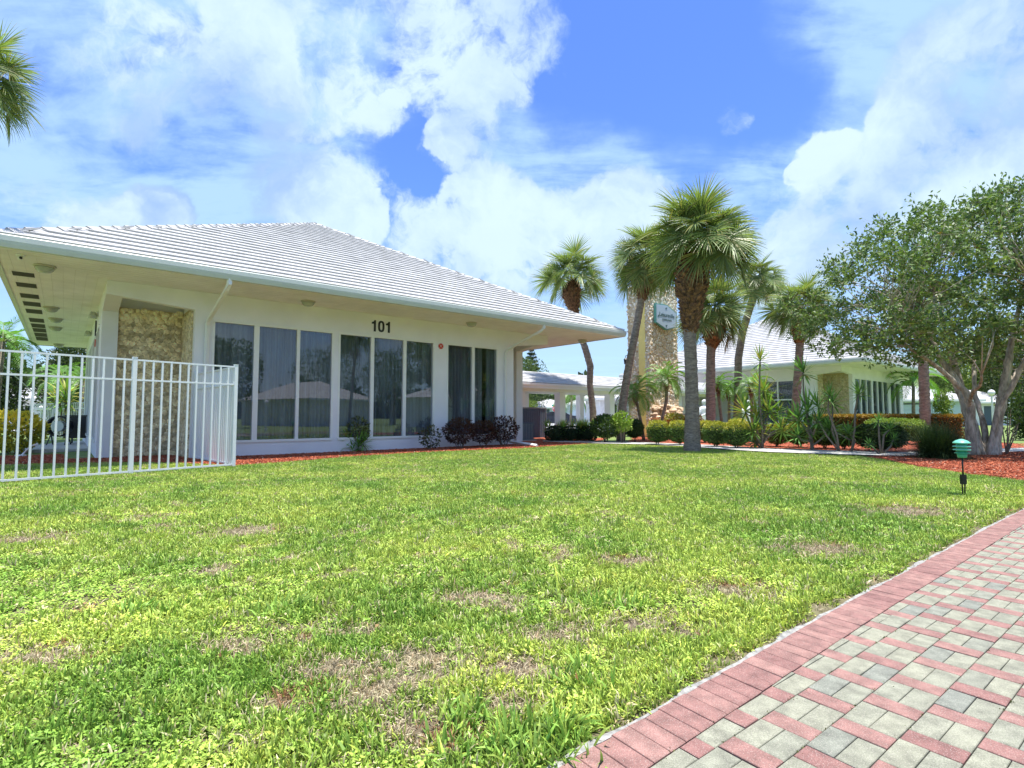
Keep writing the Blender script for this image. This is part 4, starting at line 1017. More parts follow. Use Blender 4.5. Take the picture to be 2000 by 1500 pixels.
def rosette(seed, n=40, L=.42, col=(.13, .26, .06), wid=.018, droop=.12, yl=False):
    q = np.random.default_rng(seed); Vq, Cq = [], []; up = np.array([0, 0, 1.])
    for k in range(n):
        f = (k + .5) / n; el = R(86 - 118 * f ** .8); az = k * 2.39996; d = np.array([math.cos(el) * math.cos(az), math.cos(el) * math.sin(az), math.sin(el)]); s = np.array([-math.sin(az), math.cos(az), 0])
        p = np.array([0, 0, -.10 * f]) ; l = L * (.75 + .35 * q.random()); c = np.array(col) * (.7 + .7 * q.random()); W = [.006, wid, wid * .75, .001]
        if yl and q.random() < .3: c = np.array([.35, .33, .08])
        for j in range(3):
            nx = p + d * l / 3; Vq.append([p - s * W[j], p + s * W[j], nx + s * W[j + 1], nx - s * W[j + 1]]); Cq.append(c * (1 + .15 * j)); p = nx; d = d - up * droop * (.3 + .7 * f); d /= np.linalg.norm(d)
    return quads('leaf_rosette', np.array(Vq), np.array(Cq), M['leaf'])
ROS = [rosette(30 + k) for k in range(4)]; ROSY = [rosette(40 + k, col=(.19, .32, .06), yl=True) for k in range(3)]

# ------------------------------------------------------------------ palms
def boots_mesh(path, rads, n, seed):
    q = random.Random(seed); vs, fs = [], []; pts = [Vector(p) for p in path]
    cum = [0]
    for i in range(1, len(pts)): cum.append(cum[-1] + (pts[i] - pts[i - 1]).length)
    for k in range(n):
        f = (k + .5) / n * cum[-1]; i = max(j for j in range(len(cum)) if cum[j] <= f); i = min(i, len(pts) - 2); t = (f - cum[i]) / (cum[i + 1] - cum[i])
        c = pts[i].lerp(pts[i + 1], t); r = rads[i] * (1 - t) + rads[i + 1] * t; a = k * 2.39996 + q.uniform(-.15, .15); d = Vector((math.cos(a), math.sin(a), 0)); s = Vector((-math.sin(a), math.cos(a), 0))
        w = r * q.uniform(.16, .27); h = r * q.uniform(.35, .7); out = q.uniform(.92, 1.30); b0 = c + d * r * .70
        P = [b0 - s * w, b0 + s * w, c + d * r * out + s * w * .55 + Vector((0, 0, h)), c + d * r * out - s * w * .55 + Vector((0, 0, h)),
             b0 - s * w - Vector((0, 0, h * .3)) - d * r * .1, b0 + s * w - Vector((0, 0, h * .3)) - d * r * .1, c + d * r * (out - .22) + s * w * .5 + Vector((0, 0, h * 1.02)), c + d * r * (out - .22) - s * w * .5 + Vector((0, 0, h * 1.02))]
        n0 = len(vs); vs += P; fs += [tuple(n0 + j for j in f_) for f_ in ((0, 1, 2, 3), (3, 2, 6, 7), (0, 3, 7, 4), (1, 5, 6, 2), (0, 4, 5, 1))]
    b = MB(); b.v, b.f, b.mi = vs, fs, [0] * len(fs); return b.mesh('boot_cluster', M['boot'])
def sabal(name, label, Y, px_path, r_px, boot_px=None, boot_r=None, crown=1.0, nf=38, seed=0, group='cabbage palms of the front garden', elmax=86, elmin=-12, shift=(0, 0), dead=1):
    sc = Y / F_PX; base = at(*px_path[0], Y); bz = Vector((base[0], base[1], 0)); q = random.Random(seed)
    t = thing(name, label, 'palm tree', bz, 0, group)
    pts = [Vector(at(x, y, Y)) - bz for x, y in px_path]; pts[0].z = -.05
    # resample the trunk with slight ring swellings
    P_, R_ = [], []
    for i in range(len(pts) - 1):
        m = max(2, int((pts[i + 1] - pts[i]).length / .07))
        for k in range(m): f = k / m; P_.append(pts[i].lerp(pts[i + 1], f)); R_.append((r_px[i] * (1 - f) + r_px[i + 1] * f) * sc * (1 + .035 * math.sin(len(P_) * 2.1) + q.uniform(-.03, .03)))
    P_.append(pts[-1]); R_.append(r_px[-1] * sc)
    mb = MB(); mb.tube(P_, R_, 14, jit=.05); obj('trunk', mb.mesh('trunk', M['trunk'], True), t)
    if boot_px:
        bp = [Vector(at(x, y, Y)) - bz for x, y in boot_px]; br = [r * sc for r in boot_r]; L_ = sum((bp[i + 1] - bp[i]).length for i in range(len(bp) - 1))
        obj('boot_cluster', boots_mesh(bp, br, int(110 + L_ / max(br) * 110), seed), t, kind='stuff')
        mb = MB(); mb.tube(bp, [r * .78 for r in br], 10, jit=.1); obj('boot_core', mb.mesh('boot_core', M['boot']), t)
    top = pts[-1]
    for k in range(nf):
        f = (k + .5) / nf; el = elmax - (elmax - elmin) * f ** .92; az = k * 2.39996 + q.uniform(-.25, .25); key = min(FAN, key=lambda e: abs(e - el))
        sf = crown * q.uniform(.88, 1.08); tilt = R(-(el - key))
        o = obj('frond', q.choice(FAN[key]), t, top + Vector((shift[0] * f * sc, shift[1] * f * sc, -.18 * f * crown)), (q.uniform(-.12, .12), tilt, az), sc=sf)
    for k in range(dead):
        az = q.uniform(3.4, 6.0); o = obj('dead_frond', q.choice(DEAD), t, top + Vector((0, 0, -.35 * crown)), (0, .25, az), sc=crown * q.uniform(.6, .8)); o['label'] = 'dry brown hanging frond'
    return t
sabal('cabbage_palm', 'largest cabbage palm with a swollen shaggy boot sleeve, standing alone at the lawn edge', 15.2,
      [(1352, 884), (1352, 800), (1350, 720), (1347, 650), (1349, 590), (1354, 530), (1366, 474)], [16.5, 13, 12, 11.5, 13, 14, 11],
      [(1348, 655), (1350, 610), (1350, 575), (1352, 545), (1354, 512), (1357, 480)], [13, 21, 27, 29, 24, 12], 1.02, 58, 1, shift=(16, 0), elmin=-16)
sabal('cabbage_palm', 'leaning cabbage palm whose crown hangs in front of the stone tower top', 20.5,
      [(1212, 864), (1216, 790), (1228, 715), (1240, 655), (1250, 600), (1258, 560), (1262, 505)], [9, 8, 7.2, 7, 7, 7, 6],
      [(1254, 588), (1257, 568), (1261, 540), (1262, 510)], [8, 12, 11, 8], 0.94, 54, 2, elmin=-46)
sabal('cabbage_palm', 'crooked cabbage palm with a bulbous orange boot ball, rising behind the pavilion roof corner', 26.5,
      [(1160, 853), (1158, 800), (1152, 750), (1153, 715), (1143, 680), (1130, 645), (1120, 612), (1117, 580), (1120, 545)], [8, 6.5, 6, 6.5, 6.5, 6, 6, 7, 6],
      [(1124, 622), (1119, 603), (1116, 585), (1117, 570), (1119, 553)], [6, 12, 16.5, 16, 8], 1.15, 34, 3, elmin=-10)
sabal('cabbage_palm', 'cabbage palm with a round shaggy boot ball, just right of the largest palm', 23,
      [(1388, 858), (1388, 780), (1388, 700), (1390, 660), (1393, 630), (1394, 612)], [9.5, 9, 8.5, 8, 8, 7],
      [(1391, 684), (1393, 668), (1393, 650), (1393, 632), (1393, 612)], [8, 17, 22, 20, 9], 1.12, 40, 4, elmin=-20)
sabal('cabbage_palm', 'slim cabbage palm curving right above the far pavilion roof, pale flower stalks in its crown', 26,
      [(1438, 853), (1441, 780), (1442, 700), (1450, 650), (1462, 610), (1475, 570), (1482, 548)], [8, 7.5, 7, 7, 7, 7, 6], None, None, .84, 36, 5, elmin=-36)
sabal('cabbage_palm', 'cabbage palm with a ragged boot sleeve nearest the leafy tree on the right', 24,
      [(1553, 856), (1555, 780), (1560, 710), (1563, 660), (1563, 625), (1562, 605)], [9, 8, 7.5, 7.5, 7.5, 7],
      [(1562, 672), (1563, 655), (1562, 638), (1562, 618)], [9, 15, 15, 8], 1.02, 38, 6, elmin=-18)
sabal('cabbage_palm', 'cabbage palm trunk rising through the leafy tree crown before the far pavilion end', 22,
      [(1808, 860), (1806, 780), (1803, 700), (1800, 640), (1798, 590)], [9.5, 9, 8.5, 9, 8], None, None, .9, 22, 7, elmin=-10)
sabal('cabbage_palm', 'cabbage palm whose fronds hang into the top left corner of the view', 9.2,
      [(-62, 926), (-58, 700), (-50, 400), (-40, 200), (-34, 158)], [14, 12, 11, 11, 10], None, None, .57, 36, 8, group=None, elmin=-30)

def pygmy(label, Y, path, bulb, s, seed, n=32):
    sc = Y / F_PX; base = at(*path[0], Y); bz = Vector((base[0], base[1], 0)); t = thing('pygmy_date_palm', label, 'palm', bz, 0, 'pygmy date palms'); q = random.Random(seed)
    pts = [Vector(at(x, y, Y)) - bz for x, y in path]; pts[0].z = -.03
    mb = MB(); mb.tube(pts, [3.4 * sc] + [2.8 * sc] * (len(pts) - 1), 8, jit=.15); obj('trunk', mb.mesh('trunk', M['trunk'], True), t)
    c = pts[-1]; bp = [c + Vector((0, 0, z * sc)) for z in (-16, -8, 0, 8, 14)]; obj('boot_cluster', boots_mesh(bp, [3 * sc, 5.5 * sc, 7 * sc, 6 * sc, 3 * sc], 70, seed), t, kind='stuff')
    for k in range(n):
        f = (k + .5) / n; el = 82 - 105 * f; az = k * 2.39996 + q.uniform(-.2, .2); key = min(PIN, key=lambda e: abs(e - el))
        obj('frond', q.choice(PIN[key]), t, c + Vector((0, 0, (12 - 6 * f) * sc)), (q.uniform(-.1, .1), R(-(el - key)), az), sc=s * q.uniform(.85, 1.1))
pygmy('pygmy date palm left of the stone tower, leaning trunk before the yellow slab', 21.5, [(1258, 862), (1252, 825), (1246, 795), (1241, 777)], 0, 1.05, 1)
pygmy('taller pygmy date palm in front of the stone tower rockwork', 22.5, [(1284, 860), (1295, 812), (1302, 780), (1301, 750)], 0, 1.12, 2, 34)
pygmy('pygmy date palm just right of the palm with the round boot ball', 25, [(1412, 855), (1408, 812), (1404, 780), (1403, 760)], 0, .82, 3, 28)
pygmy('thin pygmy date palm with a small bulb, second right of the round boot ball', 26, [(1425, 853), (1424, 810), (1424, 780), (1423, 768)], 0, .75, 4, 26)
pygmy('pygmy date palm behind the tall spiky plant', 24, [(1472, 856), (1468, 812), (1468, 785), (1467, 763)], 0, 1.0, 5, 28)
pygmy('small pygmy date palm low beside the far porch, left of the spiky plant', 27, [(1447, 852), (1446, 815), (1446, 790), (1446, 778)], 0, .6, 6, 20)

def dracaena(label, Y, foot, stems, s, seed, ros=None, cat='spiky plant', grp='spiky dracaena clumps'):
    """stems: list of pixel polylines ending in a rosette"""
    bx = at(*foot, Y); bz = Vector((bx[0], bx[1], 0)); t = thing('dracaena', label, cat, bz, 0, grp); q = random.Random(seed); sc = Y / F_PX
    for st in stems:
        size = st[-1] if not hasattr(st[-1], '__len__') else 1.0; pl = [p for p in st if hasattr(p, '__len__')]
        pts = [Vector(at(x, y, Y)) - bz for x, y in pl]; dy = q.uniform(-.35, .35)
        for i, p in enumerate(pts): p.y += dy * i / max(1, len(pts) - 1)
        if len(pts) > 1: mb = MB(); mb.tube(pts, [1.7 * sc] * (len(pts) - 1) + [1.1 * sc], 7, jit=.15); obj('stem', mb.mesh('stem', M['wood'], True), t)
        obj('leaf_rosette', q.choice(ros or ROS), t, pts[-1], (q.uniform(-.4, .4), q.uniform(-.4, .4), q.uniform(0, 6)), sc=s * size * q.uniform(.95, 1.2))
    return t
dracaena('tall spiky dracaena clump with one rosette high above, behind the clipped shrubs', 16.3, (1488, 878),
         [[(1487, 882), (1487, 850), (1478, 780), (1477, 703), .95], [(1490, 880), (1495, 830), (1497, 758), 1.15], [(1487, 850), (1500, 800), (1503, 782), 1.0], [(1487, 860), (1470, 830), (1463, 800), 1.0],
          [(1487, 860), (1478, 835), (1482, 815), 1.1], [(1490, 860), (1510, 830), (1520, 805), .8], [(1488, 870), (1500, 845), (1515, 835), .9], [(1487, 870), (1474, 850), (1468, 838), .8], [(1490, 850), (1497, 825), (1499, 800), 1.1],
          [(1487, 880), (1484, 860), 1.0], [(1490, 860), (1530, 835), (1538, 815), .7]], 1.25, 1, ROSY)
dracaena('dark spiky dracaena with a bare forked stem before the far pavilion stone panel', 15.4, (1588, 883),
         [[(1586, 884), (1585, 850), (1577, 760), (1580, 722), 1.1], [(1589, 884), (1588, 840), (1586, 800), 1.5], [(1588, 850), (1600, 810), (1595, 790), 1.1], [(1587, 860), (1575, 830), (1570, 815), 1.1], [(1588, 850), (1592, 835), 1.3], [(1588, 870), (1600, 855), (1605, 835), .9], [(1588, 862), (1566, 860), (1560, 850), .8]], 1.15, 2)
dracaena('leaning spiky dracaena with thin pale stems crossing, left of the wide clipped shrub', 14.8, (1652, 886),
         [[(1640, 886), (1632, 850), (1612, 800), (1612, 772), 1.0], [(1662, 887), (1664, 840), (1660, 800), (1662, 768), .9], [(1640, 886), (1630, 840), (1636, 782), 1.2], [(1642, 886), (1620, 850), (1610, 820), 1.0], [(1662, 887), (1672, 860), (1660, 845), .9], [(1662, 860), (1640, 845), (1630, 835), .9]], 1.0, 3)
dracaena('low branching spiky dracaena at the mulch edge, right of the leaning ones', 14.0, (1722, 890),
         [[(1720, 891), (1712, 850), (1706, 820), .8], [(1722, 891), (1727, 850), (1740, 838), .7], [(1720, 890), (1700, 872), (1690, 866), .6], [(1722, 888), (1742, 872), (1750, 858), .6]], .9, 4)
dracaena('bright yellow green spiky dracaena beyond the left end of the fence', 24, (126, 860), [[(126, 858), (127, 800), (126, 765), 2.2], [(126, 830), (132, 785), 1.8], [(126, 858), (120, 800), (119, 785), 1.6]], 1.1, 5, ROSY, grp=None)

# ------------------------------------------------------------------ leafy shrubs and trees
def blob_leaves(c, r, n, leaf, cols, top=None, topz=.55, pw=2.6, fill=.35, shell=.86, tipcol=None, clump=0, flat=None, asp=.55):
    """leaves in a superellipsoid centred c with radii r"""
    d = unit(rng.normal(size=(n, 3))); p = pw; k = (np.abs(d) ** p).sum(1) ** (1 / p); d = d / k[:, None]
    rad = np.where(rng.random(n) < fill, rng.random(n) ** (1 / 3), shell + (1.06 - shell) * rng.random(n))
    bump = 1 + .05 * np.sin(d[:, 0] * 7 + c[0] * 3) * np.sin(d[:, 1] * 6 + c[1]) + .04 * np.sin(d[:, 2] * 9)
    P = d * (rad * bump)[:, None]; z = P[:, 2].copy(); P = P * np.array(r) + np.array(c)
    N = unit(d + rng.normal(size=(n, 3)) * .75 + np.array([0, 0, .25])); t = rng.random(n)
    C_ = mixcol(cols[0], cols[1], t) * (.7 + .6 * rng.random((n, 1)))
    if top is not None:
        m = (z > topz + .12 * rng.normal(size=n)) & (rad > .8); C_[m] = mixcol(top[0], top[1], rng.random(m.sum())) * (.8 + .4 * rng.random((m.sum(), 1)))
    return leaves(P, N, leaf * (.7 + .6 * rng.random(n)), leaf * asp * (.7 + .6 * rng.random(n)), C_), C_
GREEN = ((.055, .115, .026), (.15, .25, .05)); YTOP = ((.36, .42, .06), (.62, .54, .08)); LIME = ((.16, .28, .045), (.32, .42, .07))
def shrub(name, label, px, foot, wpx, top, n=2200, leaf=.05, cols=GREEN, topc=YTOP, cat='shrub', group=None, clear=.12, pw=3.0, depth=1.0, Y=None, stems=3, topz=.42, fill=.3, asp=.55, spread=.12):
    Y = Y or F_PX / (foot - 812); x = (px - 1000) / F_PX * Y; w = wpx / F_PX * Y; h = at(px, top, Y)[2]
    t = thing(name, label, cat, (x, Y, 0), 0, group)
    c = (0, 0, (h + clear) / 2); r = (w / 2 * .90, w / 2 * depth * .90, (h - clear) / 2); core = pw > 2.1 and cat == 'shrub' and name != 'croton_shrub'; n = int(n * (1.7 if core else 1)); pw = min(pw, 2.7) if core else pw
    V, C_ = blob_leaves(c, r, n, leaf, cols, topc, pw=pw, topz=topz, fill=fill, asp=asp); obj('foliage', quads('foliage', V, C_, M['leaf']), t)
    q = random.Random(px)
    if core:
        mb = MB(); mb.ring([(.05, c[2] - r[2] * .80)] + [(.80 * r[0] * (math.sin(math.pi * k / 6) ** .7), c[2] - r[2] * .80 * math.cos(math.pi * k / 6)) for k in range(1, 6)] + [(.05, c[2] + r[2] * .80)], 12); o = obj('inner_twigs', mb.mesh('inner_twigs', M['twigs'], True), t); o.scale = (1, depth, 1)  # added solid core closes the gaps, dark as the shaded inside
    for k in range(stems):
        a = q.uniform(0, 6.28); mb = MB(); mb.tube([(math.cos(a) * spread * w * .3, math.sin(a) * spread * w * .3, -.02), (math.cos(a) * spread * w, math.sin(a) * spread * w, clear + .1), (math.cos(a) * w * .3, math.sin(a) * w * .3, h * .6)], [.016, .014, .006], 6)
        obj('stem', mb.mesh('stem', M['wood'], True), t)
    return t
gb_ = 'clipped round shrubs along the path'
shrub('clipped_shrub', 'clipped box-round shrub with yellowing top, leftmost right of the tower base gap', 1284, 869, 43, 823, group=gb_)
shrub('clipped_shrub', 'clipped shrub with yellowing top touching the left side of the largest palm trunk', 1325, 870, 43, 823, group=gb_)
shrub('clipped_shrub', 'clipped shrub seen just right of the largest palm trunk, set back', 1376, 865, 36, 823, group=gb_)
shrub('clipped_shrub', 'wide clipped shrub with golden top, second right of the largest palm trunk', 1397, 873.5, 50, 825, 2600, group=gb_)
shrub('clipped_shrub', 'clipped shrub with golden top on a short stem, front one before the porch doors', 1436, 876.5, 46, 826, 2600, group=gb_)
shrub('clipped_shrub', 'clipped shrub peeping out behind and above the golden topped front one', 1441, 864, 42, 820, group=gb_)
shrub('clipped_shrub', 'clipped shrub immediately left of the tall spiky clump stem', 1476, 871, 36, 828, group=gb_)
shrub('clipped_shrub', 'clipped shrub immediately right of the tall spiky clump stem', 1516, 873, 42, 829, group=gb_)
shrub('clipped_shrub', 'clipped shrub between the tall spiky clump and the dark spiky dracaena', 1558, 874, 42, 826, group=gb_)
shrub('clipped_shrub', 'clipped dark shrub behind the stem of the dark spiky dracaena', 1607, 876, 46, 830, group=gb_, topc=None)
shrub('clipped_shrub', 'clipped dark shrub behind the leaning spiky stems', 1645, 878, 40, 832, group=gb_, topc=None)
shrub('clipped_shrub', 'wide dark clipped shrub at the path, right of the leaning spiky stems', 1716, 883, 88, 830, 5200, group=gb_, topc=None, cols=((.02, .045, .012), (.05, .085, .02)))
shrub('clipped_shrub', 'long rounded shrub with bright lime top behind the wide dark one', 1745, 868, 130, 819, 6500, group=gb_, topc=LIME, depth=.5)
shrub('shrub', 'large dark loose shrub left of the yellow green one, beside the crooked palm', 1182, 865, 60, 812, 3000, .085, topc=None, cols=((.03, .06, .018), (.11, .19, .04)), pw=2.0, fill=.55, stems=6, clear=.2)
shrub('shrub', 'bright yellow green leafy shrub above the clipped ones left of the tower', 1214, 865.5, 42, 805, 900, .10, cols=LIME, topc=LIME, pw=2, clear=.4, fill=.9, Y=19.6, stems=5)
shrub('clipped_shrub', 'dark round clipped shrub on thin stems left of the tower base', 1238, 864, 38, 820, 2400, group=gb_, topc=None, clear=.2, pw=2.2, cols=((.02, .045, .012), (.05, .10, .02)))
shrub('croton_shrub', 'orange and yellow croton shrub against the tower rockwork', 1316, 853, 56, 810, 1100, .12, cols=((.30, .20, .03), (.45, .13, .03)), topc=YTOP, pw=2, cat='shrub', Y=24.1)
shrub('croton_shrub', 'small orange croton glimpsed between the largest palm trunk and the first statue', 1362, 852, 26, 812, 400, .1, cols=((.30, .14, .03), (.25, .05, .03)), topc=None, pw=2, Y=25)
shrub('croton_shrub', 'yellow leaved croton bush beyond the left end of the fence', 28, 886, 104, 808, 2600, .11, cols=((.62, .50, .05), (.16, .22, .03)), topc=((.85, .62, .06), (.7, .65, .09)), pw=2.1, topz=.2, Y=14.4)
for k, (px, ft, w_, tp, n_, l_) in enumerate(((898, 876.5, 66, 818, 1300, 'dark maroon croton shrub below the last window pair, leftmost of the dark row'), (944, 874, 52, 823, 1000, 'dark maroon croton shrub in the middle of the dark row'), (984, 871.5, 60, 815, 1300, 'dark maroon croton shrub at the pavilion corner, rightmost of the dark row'))):
    shrub('croton_shrub', l_, px, ft, w_, tp, n_, .085, cols=((.030, .016, .013), (.075, .03, .02)), topc=((.05, .035, .018), (.11, .045, .025)), pw=2, clear=.16, fill=.6, stems=6, group='maroon crotons below the windows', asp=.42, spread=.2)
shrub('croton_shrub', 'small sparse croton shrub with green and dark leaves under the middle windows', 840, 879, 44, 833, 420, .085, cols=((.05, .03, .02), (.09, .13, .03)), topc=((.12, .15, .03), (.04, .02, .02)), pw=2, clear=.08, fill=.6, stems=4, asp=.4)
t = shrub('variegated_shrub', 'upright variegated shrub with strappy leaves at its foot under the middle windows', 700, 881.5, 46, 816, 520, .085, cols=((.05, .08, .02), (.16, .17, .05)), topc=((.22, .24, .08), (.08, .10, .03)), pw=2, clear=.25, fill=.6, stems=5, asp=.4)
for dx, dz, s_ in ((-.22, .34, 1.2), (.05, .18, 1.25), (.2, .30, 1.0), (-.1, .1, 1.1)): obj('leaf_rosette', ROS[0], t, (dx, -.1, dz), (.2, .1, dx * 9), sc=s_)
# low strappy border at the walkway
for k, (px, w_) in enumerate(((1085, 44), (1116, 42), (1146, 40))):
    lab = ('dark low hedge clump beside the charcoal screen', 'dark low hedge clump before the wide walkway column', 'dark low hedge clump at the foot of the crooked palm')[k]
    t = shrub('low_hedge', lab, px, 862, w_, 833, 2600, .045, topc=None, cols=((.012, .03, .012), (.03, .06, .018)), clear=.0, group='dark low hedge by the walkway', stems=0)
    for j in range(7):
        obj('leaf_rosette', random.choice(ROSY), t, (random.uniform(-.38, .38), random.uniform(-.1, .4), random.uniform(.45, .6)), (random.uniform(-.2, .2), random.uniform(-.2, .2), j), sc=.9)
def long_hedge():
    a, b_ = Vector(at(1596, 812, 25.5)), Vector(at(1880, 812, 21.5)); a.z = b_.z = 0; L_ = (b_ - a).length; ang = math.atan2((b_ - a).y, (b_ - a).x)
    t = thing('long_hedge', 'long boxy hedge of orange and red leaves before the far pavilion windows', 'hedge', (a + b_) / 2, ang)
    n = 26000; P = np.stack([(rng.random(n) - .5) * L_, (rng.random(n) - .5) * .9, rng.random(n) * 1.0 + .03], 1); f = rng.integers(0, 4, n)
    P[f == 0, 1] = -.45 + rng.normal(size=(f == 0).sum()) * .03; P[f == 1, 2] = 1.0 + rng.normal(size=(f == 1).sum()) * .025; P[f == 2, 1] = .45 + rng.normal(size=(f == 2).sum()) * .03
    e = rng.random(n) < .04; P[e, 0] = (L_ / 2) * np.sign(P[e, 0]) + rng.normal(size=e.sum()) * .03
    C_ = mixcol((.10, .05, .02), (.22, .09, .025), rng.random(n)); g_ = rng.random(n); C_[g_ > .7] = mixcol((.30, .22, .04), (.40, .16, .04), rng.random((g_ > .7).sum())); C_[g_ < .25] = mixcol((.05, .08, .02), (.10, .12, .03), rng.random((g_ < .25).sum()))
    m = P[:, 2] > .93; C_[m] = mixcol((.32, .26, .04), (.45, .24, .05), rng.random(m.sum()))
    N = rng.normal(size=(n, 3)) + np.array([0, -.6, .5]); obj('foliage', quads('foliage', leaves(P, N, .07, .045, C_), C_, M['leaf']), t)
    mb = MB(); mb.box(-L_ / 2 + .1, L_ / 2 - .1, -.32, .32, 0, .9); obj('inner_twigs', mb.mesh('inner_twigs', M['twigs']), t)  # added solid box, coloured dark for the shade inside the hedge
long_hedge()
def fountain_grass():
    Y = 12.6; x = (1826 - 1000) / F_PX * Y; t = thing('ornamental_grass', 'dark fountain of fine grass behind the green garden light', 'ornamental grass', (x, Y, 0))
    n = 3400; az = rng.random(n) * 6.283; el = R(18) + R(70) * rng.random(n) ** .8; r0 = .30 * np.sqrt(rng.random(n)); a0 = rng.random(n) * 6.283
    p = np.stack([r0 * np.cos(a0), r0 * np.sin(a0), np.zeros(n)], 1); d = np.stack([np.cos(el) * np.cos(az), np.cos(el) * np.sin(az), np.sin(el)], 1); L_ = .55 + .45 * rng.random(n); s = np.stack([-np.sin(az), np.cos(az), 0 * az], 1)
    C0 = mixcol((.018, .040, .016), (.05, .09, .03), rng.random(n)); Vs, Cs = [], []; W = [.004, .0045, .0035, .0022, .0006]
    for j in range(4):
        nx = p + d * (L_ / 4)[:, None]; nx[:, 2] = np.maximum(nx[:, 2], .01); Vs.append(np.stack([p - s * W[j], p + s * W[j], nx + s * W[j + 1], nx - s * W[j + 1]], 1)); Cs.append(C0 * (1 + .15 * j)); p = nx; d = unit(d - np.array([0, 0, .30]))
    obj('blades', quads('blades', np.concatenate(Vs), np.concatenate(Cs), M['leaf']), t)
fountain_grass()

def leafy_tree():
    Y = 13.6; bx = at(1926, 890, Y); bz = Vector((bx[0], bx[1], 0)); t = thing('leafy_tree', 'broad multi-trunked grey tree with a wide leafy crown filling the right side', 'tree', bz)
    q = random.Random(5)
    limbs = [([(1898, 892), (1889, 840), (1882, 790), (1868, 765), (1835, 742), (1795, 712), (1755, 690), (1715, 660)], [15, 11, 10, 8, 6, 5, 3.5, 2], -.3),
             ([(1906, 892), (1900, 840), (1893, 790), (1880, 740), (1858, 705), (1838, 660), (1820, 600)], [12, 10, 9, 9, 6, 5, 3], .2),
             ([(1915, 892), (1910, 820), (1903, 760), (1900, 700), (1895, 640), (1880, 560)], [12, 9, 9, 8, 6, 3], .5),
             ([(1922, 890), (1925, 830), (1925, 770), (1932, 710), (1935, 650), (1945, 560)], [9, 8, 7, 7, 5, 3], .9),
             ([(1938, 893), (1944, 840), (1952, 780), (1958, 730), (1962, 690), (1975, 620), (1990, 540)], [15, 12, 11, 10, 8, 6, 3], -.1),
             ([(1946, 893), (1956, 830), (1968, 780), (1990, 750), (2020, 720), (2060, 670), (2100, 600)], [10, 8, 8, 7, 6, 5, 3], .3),
             ([(1927, 880), (1934, 800), (1945, 750), (1953, 700), (1960, 640), (1940, 590)], [8, 6, 6, 5, 4, 3], -.6),
             ([(1918, 892), (1917, 830), (1910, 770), (1897, 720), (1872, 675)], [8, 7, 6, 5, 3], .4),
             ([(1931, 892), (1938, 830), (1939, 770), (1951, 710), (1972, 655)], [8, 7, 6, 5, 3], .5),
             ([(1894, 810), (1870, 780), (1858, 765), (1845, 757), (1822, 740)], [5, 5, 4.5, 4, 2], -.7)]
    nodes = []
    sc = Y / F_PX
    for pts, rs, dy in limbs:
        P = [Vector(at(x, y, Y)) - bz for x, y in pts]; n = len(P)
        for i, p in enumerate(P): p.y += dy * (i / (n - 1)) * 2.0; p.x += q.uniform(-.02, .02)
        if P[0].z < .3: P[0].z = -.06
        # finer path
        PP, RR = [], []
        for i in range(n - 1):
            for k in range(4): f = k / 4; PP.append(P[i].lerp(P[i + 1], f) + Vector((q.uniform(-.012, .012), q.uniform(-.012, .012), 0))); RR.append((rs[i] * (1 - f) + rs[i + 1] * f) * sc * .72 * (1 + .10 * math.sin(len(PP) * 1.7) ))
        PP.append(P[-1]); RR.append(rs[-1] * sc)
        mb = MB(); mb.tube(PP, RR, 11, jit=.12); obj('trunk', mb.mesh('trunk', M['bark'], True), t)
        nodes += [(p, r) for p, r in zip(PP[len(PP) // 3:], RR[len(PP) // 3:])]
    # leaf clusters in the crown volume, outline rising to the right
    cl = []
    tries = 0
    while len(cl) < 350 and tries < 40000:
        tries += 1
        x = q.uniform(1622, 2300); y = q.uniform(330, 790); d = q.uniform(-2.3, 2.6)
        xs_ = [1612, 1630, 1660, 1712, 1760, 1830, 1900, 1960, 2010, 2120, 2220, 2300]; tops = [590, 530, 480, 440, 420, 400, 388, 375, 380, 420, 490, 620]; bots = [570, 660, 690, 715, 712, 725, 700, 705, 730, 740, 720, 620]
        tp = float(np.interp(x, xs_, tops)); bt = float(np.interp(x, xs_, bots)); mid = (tp + bt) / 2; hh = (bt - tp) / 2
        e = ((y - mid) / (hh + 1)) ** 2 + (d / 2.5) ** 2 * .8
        if e > 1: continue
        if e < .4 and q.random() < .6: continue
        p = Vector(at(x, y, Y)) - bz; p.y += d
        if any((p - c).length < .34 for c in cl): continue
        cl.append(p)
    bb = MB(); Vs, Cs = [], []
    for p in cl:
        nb = min(nodes, key=lambda a: (a[0] - p).length + max(0, a[0].z - p.z) * 1.5); a = nb[0]; mid = a.lerp(p, .5) + Vector((q.uniform(-.15, .15), q.uniform(-.15, .15), q.uniform(-.05, .2)))
        bb.tube([a, mid, p], [min(.022, nb[1] * .6), .011, .004], 5)
        ns = 11; 
        for k in range(ns):
            d = Vector((q.gauss(0, 1), q.gauss(0, 1), q.gauss(.5, .8))).normalized(); L_ = q.uniform(.24, .52); e_ = p + d * L_
            bb.tube([p, e_], [.004, .002], 3); nl = 12
            f = np.linspace(.15, 1.05, nl) + rng.normal(size=nl) * .03
            P = np.array(p)[None] + np.array(d)[None] * (f * L_)[:, None] + rng.normal(size=(nl, 3)) * .05
            N = unit(np.array(d)[None] * .5 + rng.normal(size=(nl, 3)) * .8 + np.array([0, 0, .1])); hgt = rng.random(nl)
            C_ = mixcol((.07, .13, .04), (.22, .31, .095), hgt) * (.75 + .5 * rng.random((nl, 1)))
            if q.random() < .02: C_[:1] = (.30, .22, .04)
            Vs.append(leaves(P, N, .118 * (.7 + .6 * rng.random(nl)), .052 * (.7 + .6 * rng.random(nl)), C_)); Cs.append(C_)
    obj('branches', bb.mesh('branches', M['bark'], True), t)
